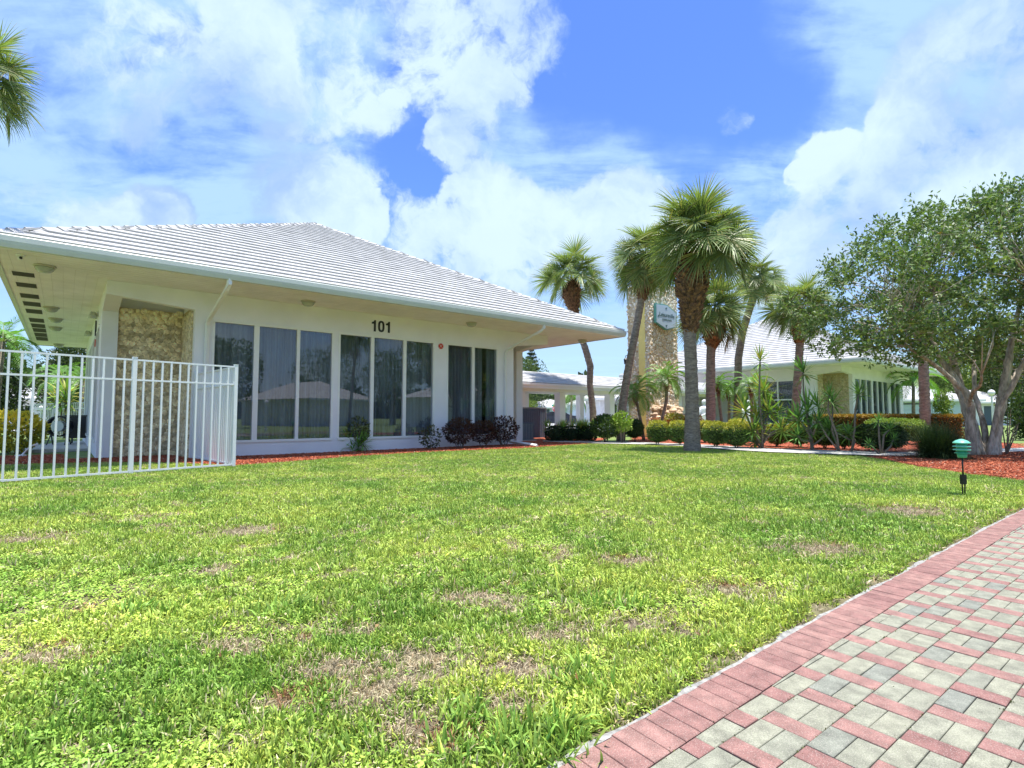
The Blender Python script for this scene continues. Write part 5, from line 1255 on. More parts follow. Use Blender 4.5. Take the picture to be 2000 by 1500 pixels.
    obj('crown', quads('crown', np.concatenate(Vs), np.concatenate(Cs), M['leaf']), t, kind=None)
leafy_tree()
def bare_sapling():
    Y = 13.9; bx = at(1966, 892, Y); bz = Vector((bx[0], bx[1], 0)); t = thing('sapling', 'thin twiggy sapling right of the multi-trunked tree', 'shrub', bz); q = random.Random(3)
    for px in ((1958, 830), (1975, 800), (1990, 815), (1968, 780), (1998, 790)):
        P = [Vector(at(1966, 892, Y)) - bz, Vector(at((1966 + px[0]) / 2 + q.uniform(-4, 4), 850, Y)) - bz, Vector(at(*px, Y)) - bz]; P[0].z = 0; mb = MB(); mb.tube(P, [.02, .014, .006], 6); obj('stem', mb.mesh('stem', M['wood'], True), t)
    c = Vector(at(1985, 790, Y)) - bz; V, C_ = blob_leaves(c, (.42, .4, .5), 520, .08, GREEN, None, pw=2, fill=.8); obj('foliage', quads('foliage', V, C_, M['leaf']), t)
bare_sapling()

# ------------------------------------------------------------------ background houses, trees and street things
def house(label, x, y, w, d, h, rise, rz, wallm, wins=(), over=.5, door=None, garage=None, cat='house', grp='low white roofed houses beyond the street'):
    t = thing('house', label, cat, (x, y, 0), rz, grp)
    mb = MB(); holes = [(a - ww / 2, a + ww / 2, z0, z1) for a, ww, z0, z1 in wins] + ([(door - .5, door + .5, 0, 2.0)] if door is not None else []) + ([(garage - 1.3, garage + 1.3, 0, 2.1)] if garage is not None else [])
    wall_holes(mb, -w / 2, w / 2, -.03, h, holes, lambda a, z, dd: (a, dd, z)); mb.box(-w / 2, -w / 2 + .2, .201, d, -.03, h - .002); mb.box(w / 2 - .2, w / 2, .201, d, -.03, h - .002); mb.box(-w / 2 + .201, w / 2 - .201, d - .2, d, -.03, h - .002)
    obj('wall', mb.mesh('wall', wallm), t)
    for a, ww, z0, z1 in wins:
        mb = MB(); F_ = lambda a_, z, dd: (a_, dd, z); e = a - ww / 2, a + ww / 2
        for q_ in ((e[0], e[1], z0, z0 + .06), (e[0], e[1], z1 - .06, z1), (e[0], e[0] + .06, z0 + .061, z1 - .061), (e[1] - .06, e[1], z0 + .061, z1 - .061), (a - .03, a + .03, z0 + .061, z1 - .061)): bar(mb, F_, *q_, -.02, .08)
        wo = obj('window', mb.mesh('window', M['white']), t); mb = MB(); bar(mb, F_, e[0] + .03, e[1] - .03, z0 + .03, z1 - .03, .05, .06); obj('pane', mb.mesh('pane', M['carglass']), wo)
    if door is not None: mb = MB(); mb.box(door - .48, door + .48, .05, .1, 0, 1.98); obj('door', mb.mesh('door', M['greymetal']), t)
    if garage is not None: mb = MB(); [mb.box(garage - 1.28, garage + 1.28, .05, .1, .02 + k * .5, .50 + k * .5) for k in range(4)]; obj('garage_door', mb.mesh('garage_door', M['houseblue']), t)
    o = over; mb = MB(); r = (d + 2 * o) / 2; X0, X1, Y0, Y1 = -w / 2 - o, w / 2 + o, -o, d + o
    xr0, xr1 = (X0 + r, X1 - r) if (X1 - X0) > 2 * r else ((X0 + X1) / 2 - .01, (X0 + X1) / 2 + .01)
    mb.add([(X0, Y0, h), (X1, Y0, h), (X1, Y1, h), (X0, Y1, h), (xr0, (Y0 + Y1) / 2, h + rise), (xr1, (Y0 + Y1) / 2, h + rise)], [(0, 1, 5, 4), (1, 2, 5), (2, 3, 4, 5), (3, 0, 4), (3, 2, 1, 0)]); 
    obj('roof', mb.mesh('roof', M['tile2']), t)
    mb = MB(); mb.box(X0 - .02, X1 + .02, Y0 - .03, Y0 - .002, h - .14, h + .03); mb.box(X0 - .03, X0 - .002, Y0, Y1, h - .14, h + .03); mb.box(X1 + .002, X1 + .03, Y0, Y1, h - .14, h + .03); obj('fascia', mb.mesh('fascia', M['white']), t)
    return t
def px2x(px, Y): return (px - 1000) / F_PX * Y
house('low white house with a broad white roof seen under the walkway left of its column', px2x(1062, 84), 84, 9.5, 7, 2.3, 1.4, 0, M['houseblue'], [(-2, 1.2, .9, 1.9), (2.5, 1.2, .9, 1.9)], door=.4)
house('low pale blue house seen between the crooked palm and the tower', px2x(1178, 62), 62, 7, 6, 2.35, 1.5, 0, M['houseblue'], [(-1.5, 1.2, .9, 1.9)], garage=1.5)
house('white house wing with a dark window behind the foot of the tower', px2x(1222, 44), 44, 4.2, 5, 2.4, 1.2, R(6), M['wall'], [(-.75, .7, .75, 2.0)])
house('rust walled house glimpsed behind the second walkway column', px2x(1146, 74), 74, 4, 5, 2.3, 1.2, 0, M['brick_wall'], [(.5, .9, .9, 1.9)])
house('long white roofed house beyond the left end of the fence', px2x(20, 40), 40, 9.5, 6, 2.25, .95, R(4), M['wall'], [(-3, 1.4, .5, 1.8), (-1, 1.4, .5, 1.8), (1, 1.4, .5, 1.8), (3.4, 1.4, .5, 1.8)])
house('pale blue house with a grey garage beyond the long hedge', px2x(1800, 48), 48, 9, 6, 2.4, 1.4, R(-4), M['houseblue'], [(-2.6, 1.2, .8, 1.9)], garage=-.4)
house('white house beyond the multi-trunked tree at the right edge', px2x(1930, 56), 56, 8, 6, 2.4, 1.4, 0, M['wall'], [(-2.0, 1.2, .9, 1.9), (2, 1.2, .9, 1.9)], door=0)
house('white house across the drive outside the right of the view', 36, -8, 12, 7, 2.6, 1.9, R(115), M['wall'], [(-3, 1.6, .8, 2), (3, 1.6, .8, 2)], door=0)
house('second white house across the drive outside the right of the view', 33, 10, 10, 7, 2.6, 1.8, R(98), M['wall'], [(-3, 1.6, .8, 2), (3, 1.6, .8, 2)], door=0)

def bgtree(label, px, Y, top, w_px, n=5200, leaf=.32, cols=GREEN, bottom=None, name='tree', seed=0, x=None, pw=2.0, trunk=True, h=None, wd=None, grp='trees beyond the houses'):
    x = px2x(px, Y) if x is None else x; h = h or at(px, top, Y)[2]; w = wd or w_px / F_PX * Y; t = thing(name, label, 'tree', (x, Y, 0), 0, grp); q = random.Random(seed + int(px or 0))
    z0 = h * .22 if bottom is None else bottom; Vs, Cs = [], []; m = 9
    for k in range(m):
        a = q.uniform(0, 6.28); rr = q.uniform(.1, .62); c = (math.cos(a) * rr * w / 2, math.sin(a) * rr * w / 2, z0 + (h - z0) * q.uniform(.3, .72)); s_ = q.uniform(.38, .56)
        r = (w / 2 * s_ * 1.15, w / 2 * s_ * 1.15, min(h - c[2], (h - z0) * s_)); V, C_ = blob_leaves(c, r, n // m, leaf, cols, None, pw=pw, fill=.3); Vs.append(V); Cs.append(C_)
    obj('crown', quads('crown', np.concatenate(Vs), np.concatenate(Cs), M['leaf']), t)
    if trunk: mb = MB(); mb.tube([(0, 0, -.05), (.1, 0, z0), (.2, .1, h * .55)], [w * .045, w * .035, w * .015], 8, jit=.1); obj('trunk', mb.mesh('trunk', M['bark'], True), t)
    return t
DK = ((.03, .055, .018), (.08, .12, .035)); MD = ((.055, .10, .025), (.13, .19, .045)); LT = ((.11, .18, .035), (.24, .30, .06))
bgtree('olive green rounded tree beyond the walkway, at the foot of the tall conifer', 1020, 66, 700, 100, 6500, .22, MD)
bgtree('dark tree seen under the walkway left of its wide column', 1050, 92, 756, 110, 4200, .4, DK)
bgtree('dark tree seen under the walkway right of its wide column', 1125, 96, 764, 110, 4200, .4, DK)
bgtree('bright bushy tree seen low under the walkway above the charcoal screen', 1037, 44, 783, 26, 1600, .12, LT, bottom=.9)
bgtree('yellowing tree between the second column and the crooked palm', 1146, 70, 770, 40, 1500, .2, ((.2, .18, .03), (.10, .13, .03)))
bgtree('dark tree behind the porch roof and palms', 1400, 78, 750, 180, 4600, .35, DK)
bgtree('tall dark tree at the far left edge behind the fence', 2, 34, 650, 100, 8000, .2, DK, bottom=.6)
bgtree('mid green tree beyond the white roofed house on the left', 62, 52, 735, 120, 5000, .26, MD)
bgtree('dark tree under the end of the side eaves', 150, 34, 680, 150, 13000, .2, DK, bottom=.4)
bgtree('dense dark bush beside the side wall', 165, 27, 740, 60, 4200, .14, DK, bottom=.2)
bgtree('leafy tree right of the far pavilion, behind the palm trunk', 1800, 58, 690, 120, 7500, .24, MD)
bgtree('pale green tree behind the fork of the multi-trunked tree', 1870, 62, 672, 130, 7500, .26, LT)
bgtree('dark green tree behind the right trunks of the multi-trunked tree', 1935, 64, 660, 130, 7500, .28, MD)
bgtree('dark tree at the right edge beyond the lawn', 1995, 58, 668, 140, 7500, .28, DK)
bgtree('dark shrubby tree low at the right edge', 2010, 22, 772, 70, 3600, .12, DK, bottom=.2)
bgtree('weeping light green tree before the pale blue house', 1842, 40, 762, 34, 2400, .14, LT, bottom=.6)
for k, (x, y, h, w) in enumerate(((20, -9, 7, 7), (27, -20, 9, 9), (38, -2, 8, 8), (46, 8, 10, 10), (30, 17, 6.5, 7), (14, -24, 8, 9), (48, -16, 10, 10))):
    bgtree(('leafy tree across the drive nearest the camera', 'tall tree behind and right of the camera', 'leafy tree between the two houses across the drive', 'tall tree behind the houses across the drive', 'tree right of the second house across the drive', 'tree behind the camera', 'far tall tree behind and right of the camera')[k], None, y, None, None, 5200, .24, (MD, DK)[k % 2], x=x, h=h, wd=w, seed=k, grp='trees behind the camera mirrored in the windows')
def treeline():
    """the far wood that closes the horizon all round"""
    n = 60000; a = rng.random(n) * 6.283; r = 150 + 25 * rng.random(n); hh = 8 + 2.2 * np.sin(a * 23) + 1.5 * np.sin(a * 61 + 1) + 1.2 * np.sin(a * 137)
    P = np.stack([r * np.cos(a), r * np.sin(a), rng.random(n) ** .8 * hh], 1); C_ = mixcol((.03, .05, .018), (.09, .12, .035), rng.random(n)); N = rng.normal(size=(n, 3)) + np.array([0, 0, .5])
    obj('far_wood', quads('far_wood', leaves(P, N, 2.4, 1.5, C_), C_, M['leaf']), kind='stuff')
treeline()
def conifer():
    Y = 84; t = thing('norfolk_pine', 'tall sparse conifer with tiered branches above the walkway roof', 'conifer', (px2x(1038, Y), Y, 0)); h = at(1038, 680, Y)[2]
    mb = MB(); mb.tube([(0, 0, 0), (0, 0, h)], [.25, .03], 8); obj('trunk', mb.mesh('trunk', M['bark']), t); P, N = [], []; q = random.Random(1); z = 3.0; bb = MB()
    while z < h - .2:
        L_ = 2.3 * (1 - (z / h) ** 1.6) + .25
        for k in range(6):
            a = k * 1.047 + z; d = np.array([math.cos(a), math.sin(a), .22]); bb.tube([(0, 0, z), tuple(d * L_ + np.array([0, 0, z]))], [.035, .01], 4)
            for j in range(int(60 * L_)): f = q.random(); P.append(d * L_ * f + np.array([0, 0, z]) + rng.normal(size=3) * .07); N.append(d * .4 + rng.normal(size=3) * .5 + np.array([0, 0, .6]))
        z += .62
    obj('branches', bb.mesh('branches', M['bark']), t); P = np.array(P); C_ = mixcol((.015, .04, .015), (.04, .075, .03), rng.random(len(P))); obj('crown', quads('crown', leaves(P, np.array(N), .34, .13, C_), C_, M['leaf']), t)
conifer()
def coconut(label, px, Y, top, s, seed, n=16, col=(.10, .16, .035), x=None, h=None, grp='feathery palms in the background'):
    x = px2x(px, Y) if x is None else x; h = h or at(px, top, Y)[2]; t = thing('feather_palm', label, 'palm', (x, Y, 0), 0, grp); q = random.Random(seed)
    mb = MB(); mb.tube([(0, 0, -.05), (.05, 0, h * .4), (.12, 0, h * .8)], [.13, .1, .09], 9, jit=.1); obj('trunk', mb.mesh('trunk', M['trunk'], True), t)
    for k in range(n):
        f = (k + .5) / n; el = 80 - 95 * f; key = min(PIN, key=lambda e: abs(e - el)); obj('frond', q.choice(PIN[key]), t, (.12, 0, h * .8), (q.uniform(-.1, .1), R(-(el - key)), k * 2.4), sc=s * q.uniform(.9, 1.1))
coconut('yellow green feathery palm seen between the two walkway columns', 1114, 47, 760, 1.9, 1)
coconut('feathery palm with gold fronds at the far pavilion corner', 1782, 36, 720, 2.0, 2)
coconut('feathery palm under the end of the side eaves', 118, 29, 712, 1.6, 3)
coconut('dark feathery palm against the side wall end', 158, 26, 715, 1.5, 4)
coconut('feathery palm at the far left edge above the eaves line', -8, 20, 618, 1.6, 5)
sabal('cabbage_palm', 'cabbage palm across the drive outside the right of the view, nearer one', 5.5, [(3650, 1010), (3640, 500), (3640, -100)], [20, 18, 16], None, None, 1.0, 26, 21, group='palms behind the camera mirrored in the windows')
sabal('cabbage_palm', 'cabbage palm across the drive outside the right of the view, farther one', 9.0, [(3350, 930), (3350, 600), (3345, 330)], [16, 14, 12], None, None, 1.0, 26, 22, group='palms behind the camera mirrored in the windows')

def globe_lamp(label, x, y, h, r=.17):
    t = thing('globe_lamp', label, 'street lamp', (x, y, 0), 0, 'white globe lamps on posts'); mb = MB(); mb.tube([(0, 0, 0), (0, 0, h - r)], [.045, .04], 10); mb.ring([(.09, 0), (.09, .1), (.05, .14)], 12); obj('post', mb.mesh('post', M['white']), t)
    mb = MB(); mb.ring([(.02 if k in (0, 8) else r * math.sin(math.pi * k / 8), h - r * math.cos(math.pi * k / 8)) for k in range(9)], 16); obj('globe', mb.mesh('globe', M['globe'], True), t)
globe_lamp('white globe lamp seen between the right trunks of the leafy tree', px2x(1937, 30), 30, at(1937, 767, 30)[2])
globe_lamp('small white globe lamp beyond the left part of the fence', px2x(81, 30), 30, at(81, 797, 30)[2], .14)
globe_lamp('white globe lamp across the drive outside the view', 14.5, -1.0, 1.9)
def stop_sign():
    Y = 60; x = px2x(1085, Y); t = thing('stop_sign', 'small red octagonal stop sign on a green post under the walkway', 'road sign', (x, Y, 0))
    mb = MB(); mb.tube([(0, 0, 0), (0, 0, 2.6)], .05, 6); obj('post', mb.mesh('post', M['green']), t)
    z = at(1085, 798, Y)[2]; oc = lambda r: [(r * math.cos(math.pi / 8 + k * math.pi / 4), z + r * math.sin(math.pi / 8 + k * math.pi / 4)) for k in range(8)]
    plate(oc(.42), -.08, -.06, M['white'], 'rim', t); p_ = plate(oc(.385), -.088, -.081, M['red'], 'sign_face', t)
    obj('lettering', text_mesh('STOP', .30, .003, M['white'], .9, .006), p_, (0, -.092, z), (R(90), 0, 0))
    mb = MB(); mb.box(-.42, .42, -.02, .02, 2.05, 2.22); mb.box(-.02, .02, -.42, .42, 2.26, 2.42); obj('street_name_blade', mb.mesh('street_name_blade', M['green']), t)
stop_sign()
def car(label, px, Y, rz, m):
    t = thing('parked_car', label, 'car', (px2x(px, Y), Y, 0), rz); s = [(-2.2, .45), (-2.15, .8), (-1.9, .92), (-1.2, .98), (-.6, 1.38), (.7, 1.42), (1.35, 1.05), (2.05, .98), (2.2, .8), (2.2, .4), (1.9, .28), (-2.0, .28)]
    mb = MB(); n = len(s); w = .85
    mb.add([(x, -w, z) for x, z in s] + [(x, w, z) for x, z in s], [tuple(range(n)), tuple(range(n, 2 * n))[::-1]] + [(i, n + i, n + (i + 1) % n, (i + 1) % n) for i in range(n)]); b_ = obj('body', mb.mesh('body', m), t)
    for sy in (-1, 1):
        mb = MB(); ww = [(-.98, 1.0), (-.55, 1.32), (.62, 1.36), (1.1, 1.04)]; mb.add([(x, sy * .856, z) for x, z in ww], [(0, 1, 2, 3)]); obj('side_window', mb.mesh('side_window', M['carglass']), t)
        for wx in (-1.35, 1.35):
            mb = MB(); mb.ring([(.32, 0), (.32, .2)], 18, c=(wx, sy * .74 - .1, .32), ax='y'); wh = obj('wheel', mb.mesh('wheel', M['tyre']), t); mb = MB(); mb.ring([(.18, 0), (.18, .22)], 14, c=(wx, sy * .74 - .11, .32), ax='y'); obj('rim', mb.mesh('rim', M['gutter']), wh)
    mb = MB(); mb.add([(-1.24, -.7, .985), (-1.24, .7, .985), (-.64, .62, 1.375), (-.64, -.62, 1.375)], [(0, 3, 2, 1)]); mb.add([(1.37, -.7, 1.065), (1.37, .7, 1.065), (.76, .62, 1.41), (.76, -.62, 1.41)], [(0, 1, 2, 3)]); o = obj('windscreen', mb.mesh('windscreen', M['carglass']), t); o.location.z = .012
    for sy in (-.62, .62): mb = MB(); mb.box(2.19, 2.215, sy - .14, sy + .14, .68, .82); obj('tail_light', mb.mesh('tail_light', M['red']), t)
car('dark car parked beyond the walkway, left of its wide column', 1082, 52, R(12), M['car'])

# ------------------------------------------------------------------ things left of the near pavilion
def grill():
    Y = 18.6; t = thing('covered_cart', 'black covered cart standing by the side wall behind the fence', 'cart', (px2x(159, Y), Y, .02), R(20))
    mb = MB(); mb.box(-.33, .33, -.25, .25, .22, .95); mb.box(-.36, .36, -.28, .28, .952, 1.0); obj('cover', mb.mesh('cover', M['black']), t)
    for a in (-.28, .28):
        for b_ in (-.2, .2): mb = MB(); mb.box(a - .02, a + .02, b_ - .02, b_ + .02, 0, .218); obj('leg', mb.mesh('leg', M['black']), t)
grill()
def reel():
    Y = 17.6; t = thing('drum_fan', 'round black drum fan with a pale hub on a low stand by the concrete pad', 'fan', (px2x(119, Y), Y, .04), R(15)); zc_ = .62
    mb = MB(); mb.ring([(.30, -.12), (.34, -.12), (.34, .12), (.30, .12)], 24, ax='y', c=(0, 0, zc_)); b_ = mb; b_.f = [f for f in b_.f if len(f) == 4]; obj('drum', b_.mesh('drum', M['black'], True), t)
    mb = MB(); mb.ring([(.17, -.13), (.17, .08)], 18, ax='y', c=(0, 0, zc_)); obj('hub', mb.mesh('hub', M['gutter']), t)
    for k in range(9): a = k * .698; mb = MB(); mb.tube([(.17 * math.cos(a), -.12, zc_ + .17 * math.sin(a)), (.31 * math.cos(a), -.12, zc_ + .31 * math.sin(a))], .009, 4); obj('spoke', mb.mesh('spoke', M['black']), t)
    for a in (-.25, .25): mb = MB(); mb.tube([(a, -.2, 0), (a * .9, 0, .36), (a, .2, 0)], .02, 5); obj('leg', mb.mesh('leg', M['black']), t)
reel()
t = thing('guy_wire', 'slanting grey guy wire behind the left part of the fence', 'wire', (px2x(105, 22), 22, 0)); mb = MB(); mb.tube([(.0, 0, at(105, 800, 22)[2]), (px2x(0, 20) - px2x(105, 22), -2, at(0, 712, 20)[2]), (-6.4, -6, 6.5)], .022, 5); obj('cable', mb.mesh('cable', M['gutter']), t)
mb = MB(); mb.tube([(0, 0, 0), (0, 0, at(105, 800, 22)[2] + .05)], .04, 6); obj('anchor_post', mb.mesh('anchor_post', M['white']), t)
def low_fence():
    a, b_ = Vector((px2x(60, 27), 27, 0)), Vector((px2x(190, 22.5), 22.5, 0)); t = thing('far_fence', 'far white picket fence beyond the drum fan', 'fence', a, math.atan2((b_ - a).y, (b_ - a).x)); L_ = (b_ - a).length
    for z in (.1, 1.3, 1.55): mb = MB(); mb.box(0, L_, -.015, .015, z, z + .03); obj('rail', mb.mesh('rail', M['fence']), t)
    pk = MB(); pk.box(-.012, .012, -.012, .012, .0, 1.56); pm = pk.mesh('picket', M['fence'])
    for k in range(int(L_ / .2)): obj('picket', pm, t, (k * .2, 0, 0))
low_fence()
mb = MB(); mb.tube([(0, 0, 0), (.18, .05, .24), (.4, 0, .3)], .02, 5); t = thing('bracket_pipe', 'short pale bent pipe lying in the mulch behind the fence', 'pipe', (*G(40, 893), .02)); obj('pipe', mb.mesh('pipe', M['white']), t)
mb = MB(); mb.ring([(.11, 0), (.11, .03), (.08, .04)], 14); obj('foot', mb.mesh('foot', M['white']), t)

# ------------------------------------------------------------------ grass, weeds, mulch chips: scattered instances
protos = {}
def proto_coll(name, meshes):
    c = bpy.data.collections.new(name)
    for i, m_ in enumerate(meshes): o = bpy.data.objects.new('%s_%02d' % (name, i), m_); c.objects.link(o)
    return c
def scatter(name, P, rot, scl, tint, coll, nproto, idx=None):
    n = len(P); me = bpy.data.meshes.new(name); me.vertices.add(n); me.vertices.foreach_set('co', np.asarray(P, dtype=np.float32).reshape(-1))
    for nm_, ty, key, val in (('rot', 'FLOAT_VECTOR', 'vector', rot), ('scl', 'FLOAT_VECTOR', 'vector', scl), ('tint', 'FLOAT_VECTOR', 'vector', tint)):
        a = me.attributes.new(nm_, ty, 'POINT'); a.data.foreach_set(key, np.asarray(val, dtype=np.float32).reshape(-1))
    a = me.attributes.new('idx', 'INT', 'POINT'); a.data.foreach_set('value', (rng.integers(0, nproto, n) if idx is None else idx).astype(np.int32))
    o = obj(name, me, kind='stuff'); ng = bpy.data.node_groups.new(name + '_nodes', 'GeometryNodeTree')
    ng.interface.new_socket('Geometry', in_out='INPUT', socket_type='NodeSocketGeometry'); ng.interface.new_socket('Geometry', in_out='OUTPUT', socket_type='NodeSocketGeometry')
    gi = ng.nodes.new('NodeGroupInput'); go = ng.nodes.new('NodeGroupOutput'); ip = ng.nodes.new('GeometryNodeInstanceOnPoints'); ci = ng.nodes.new('GeometryNodeCollectionInfo')
    ci.inputs['Collection'].default_value = coll; ci.inputs['Separate Children'].default_value = True; ci.inputs['Reset Children'].default_value = True; ip.inputs['Pick Instance'].default_value = True
    def na(nm_, ty): a = ng.nodes.new('GeometryNodeInputNamedAttribute'); a.data_type = ty; a.inputs['Name'].default_value = nm_; return a.outputs['Attribute']
    ng.links.new(gi.outputs[0], ip.inputs['Points']); ng.links.new(ci.outputs[0], ip.inputs['Instance']); ng.links.new(na('idx', 'INT'), ip.inputs['Instance Index'])
    ng.links.new(na('rot', 'FLOAT_VECTOR'), ip.inputs['Rotation']); ng.links.new(na('scl', 'FLOAT_VECTOR'), ip.inputs['Scale']); ng.links.new(ip.outputs[0], go.inputs[0])
    md = o.modifiers.new('scatter', 'NODES'); md.node_group = ng; return o
def inst_mat(name, leaf=.3, rough=.5):
    m = bpy.data.materials.new(name); m.use_nodes = True; nt = m.node_tree; bs = nt.nodes['Principled BSDF']; out = nt.nodes['Material Output']; bs.inputs['Roughness'].default_value = rough; bs.inputs['Specular IOR Level'].default_value = .35
    a = nt.nodes.new('ShaderNodeAttribute'); a.attribute_name = 'tint'; a.attribute_type = 'INSTANCER'; c = nt.nodes.new('ShaderNodeAttribute'); c.attribute_name = 'col'
    mx = nt.nodes.new('ShaderNodeMix'); mx.data_type = 'RGBA'; mx.blend_type = 'MULTIPLY'; mx.inputs[0].default_value = 1; nt.links.new(a.outputs['Vector'], mx.inputs[6]); nt.links.new(c.outputs['Color'], mx.inputs[7]); nt.links.new(mx.outputs[2], bs.inputs['Base Color'])
    if leaf:
        tr = nt.nodes.new('ShaderNodeBsdfTranslucent'); nt.links.new(mx.outputs[2], tr.inputs[0]); ms = nt.nodes.new('ShaderNodeMixShader'); ms.inputs[0].default_value = leaf
        nt.links.new(bs.outputs[0], ms.inputs[1]); nt.links.new(tr.outputs[0], ms.inputs[2]); nt.links.new(ms.outputs[0], out.inputs[0])
    return m
M['grass'] = inst_mat('grass_blade', .24); M['chipi'] = inst_mat('mulch_chip_tint', 0, .9)
def tuft(seed, nb=13, h=.050, w=.0048, spread=.036, lean=1.75):
    q = np.random.default_rng(seed); Vq, Cq = [], []
    for k in range(nb):
        a = q.random() * 6.28; r = spread * math.sqrt(q.random()); p = np.array([r * math.cos(a + 1), r * math.sin(a + 1), -.004]); el = R(90) - abs(q.normal()) * lean * .6; d = np.array([math.cos(el) * math.cos(a), math.cos(el) * math.sin(a), math.sin(el)]); s = np.array([-math.sin(a), math.cos(a), 0]); tw = q.normal() * .6; s = s * math.cos(tw) + np.cross(d, s) * math.sin(tw)
        l = h * (.55 + .75 * q.random()); W = [w * .7, w, w * .7, .0004]; c = .75 + .5 * q.random(); br = q.random()
        c = .45 + .85 * q.random(); cc = np.array([c, c, c]); 
        if br < .14: cc = np.array([1.45, 1.2, 1.1]) * c
        for j in range(3):
            nx = p + d * l / 3; Vq.append([p - s * W[j], p + s * W[j], nx + s * W[j + 1], nx - s * W[j + 1]]); Cq.append(cc * (.72 + .22 * j)); p = nx; d = d - np.array([0, 0, .22 + .25 * q.random()]); d /= np.linalg.norm(d)
    return quads('grass_tuft', np.array(Vq), np.array(Cq), M['grass'])
def broad(seed, nb=9):
    q = np.random.default_rng(seed); Vq, Cq = [], []
    for k in range(nb):
        a = q.random() * 6.28; r = .028 * math.sqrt(q.random()); z = .008 + .016 * q.random(); d = np.array([math.cos(a), math.sin(a), .1 + .35 * q.random()]); d /= np.linalg.norm(d); s = np.cross(d, [0, 0, 1]); s /= np.linalg.norm(s); p = np.array([r * math.cos(a * 3), r * math.sin(a * 3), z]); l = .013 + .009 * q.random(); w = l * .38; c = .8 + .6 * q.random()
        Vq.append([p, p + d * l * .5 + s * w + [0, 0, .002], p + d * l, p + d * l * .5 - s * w + [0, 0, .002]]); Cq.append([c, c, c * .9])
    return quads('broadleaf_weed', np.array(Vq), np.array(Cq), M['grass'])
TF = [tuft(s) for s in range(6)] + [broad(60 + s) for s in range(4)] + [tuft(90 + s, 12, .085, .0055, .05, 1.7) for s in range(3)] + [tuft(100 + s, 14, .04, .0028, .04, 2.4) for s in range(3)]
gc = proto_coll('grass_prototype', TF)
def vnoise(x, y, s, seed):
    g = np.random.default_rng(seed).random((64, 64)); u, v = (x / s) % 64, (y / s) % 64; i, j = u.astype(int), v.astype(int); fu, fv = u - i, v - j; fu = fu * fu * (3 - 2 * fu); fv = fv * fv * (3 - 2 * fv)
    return (g[i % 64, j % 64] * (1 - fu) + g[(i + 1) % 64, j % 64] * fu) * (1 - fv) + (g[i % 64, (j + 1) % 64] * (1 - fu) + g[(i + 1) % 64, (j + 1) % 64] * fu) * fv
lawn_poly = edge + [(14, 4), (9, 1.0), (6, -1.5), (-7, -1.5), (-13, 6)]
bald = [(*G(790, 1320), .20), (*G(850, 1425), .17), (*G(700, 1235), .10), (*G(820, 1290), .2), (*G(650, 1310), .16), (*G(470, 1265), .14), (*G(85, 1282), .16), (*G(480, 1040), .34), (*G(1010, 1310), .16), (*G(1230, 1100), .22), (*G(1420, 1155), .22), (*G(1600, 1075), .35), (*G(930, 1170), .2), (*G(720, 1360), .16), (*G(990, 1380), .12), (*G(1240, 1220), .14),
        (*G(1080, 1240), .18), (*G(60, 1055), .3), (*G(1780, 1000), .5), (*G(1330, 1240), .1), (*G(560, 1375), .1)]
def grass_band(y0, y1, dens, xl, xr, scale):
    A = (y1 - y0) * (xr - xl); n = int(A * dens); X = xl + (xr - xl) * rng.random(n); Y = y0 + (y1 - y0) * rng.random(n)
    k = inpoly(X, Y, lawn_poly) & ~inpoly(X, Y, pave_poly) & (X > -1.08 * Y - 1.2) & (X < 1.08 * Y + 1.2)
    X, Y = X[k], Y[k]; n = len(X); dry = np.zeros(n)
    for bx, by, br in bald: dd = np.hypot((X - bx) / 1.5, Y - by) / (br * .82); dry = np.maximum(dry, np.clip(1.25 - dd + .5 * (vnoise(X, Y, .05, 3) - .5), 0, 1))
    nz = vnoise(X, Y, .7, 1); nf = vnoise(X, Y, .13, 2); ng = vnoise(X, Y, .32, 5); dry = np.maximum(dry, np.clip((nf * .6 + ng * .6 - .80) * 3.0, 0, .8))
    sx, qx = X * ps[0] + Y * ps[1], X * pq[0] + Y * pq[1]; de = (np.interp(sx, S_, Q_) - BW - .02) - qx; fr = (de < .02 + .10 * vnoise(X, Y, .22, 11) ** 2) & (de > -.1)
    dry = np.where(fr, np.maximum(dry, .55), dry)
    keep = (rng.random(n) > dry * .12) & ~(fr & (rng.random(n) < .6)); X, Y, nz, nf, dry, ng = X[keep], Y[keep], nz[keep], nf[keep], dry[keep], ng[keep]; n = len(X)
    t = nz * .65 + nf * .35; g1, g2 = np.array([.245, .42, .065]), np.array([.57, .68, .13]); T = g1 + (g2 - g1) * np.clip((t - .2) * 1.5 + rng.normal(size=n) * .16, 0, 1.1)[:, None]
    dc = np.where((vnoise(X, Y, .25, 9) > .80)[:, None], np.array([.46, .26, .13]), np.array([.62, .52, .33])); dm = (rng.random(n) < dry * .97)
    T[dm] = dc[dm] * (.55 + .6 * rng.random(dm.sum()))[:, None]
    sp = rng.random(n) < .05; T[sp] = np.array([.66, .60, .34])
    T *= (.8 + .4 * rng.random(n))[:, None]
    wz = np.clip((.2 - (X + 1.6) / 2.6) , 0, 1) * (Y < 3.6) + .10 + .5 * (ng > .72); isb = rng.random(n) < wz
    idx = rng.integers(0, 6, n); idx[isb] = rng.integers(6, 10, isb.sum()); big_ = rng.random(n) < .012 * (ng > .5); idx[big_] = rng.integers(10, 13, big_.sum()); idx[dm] = rng.integers(13, 16, dm.sum())
    S = (scale * (.65 + .6 * rng.random(n)) * (1 - .35 * dry)); S[isb] *= .98; S[dm] *= 1.35
    return np.stack([X, Y, np.zeros(n)], 1), np.stack([rng.normal(size=n) * .15, rng.normal(size=n) * .15, rng.random(n) * 6.28], 1), np.stack([S] * 3, 1), T, idx
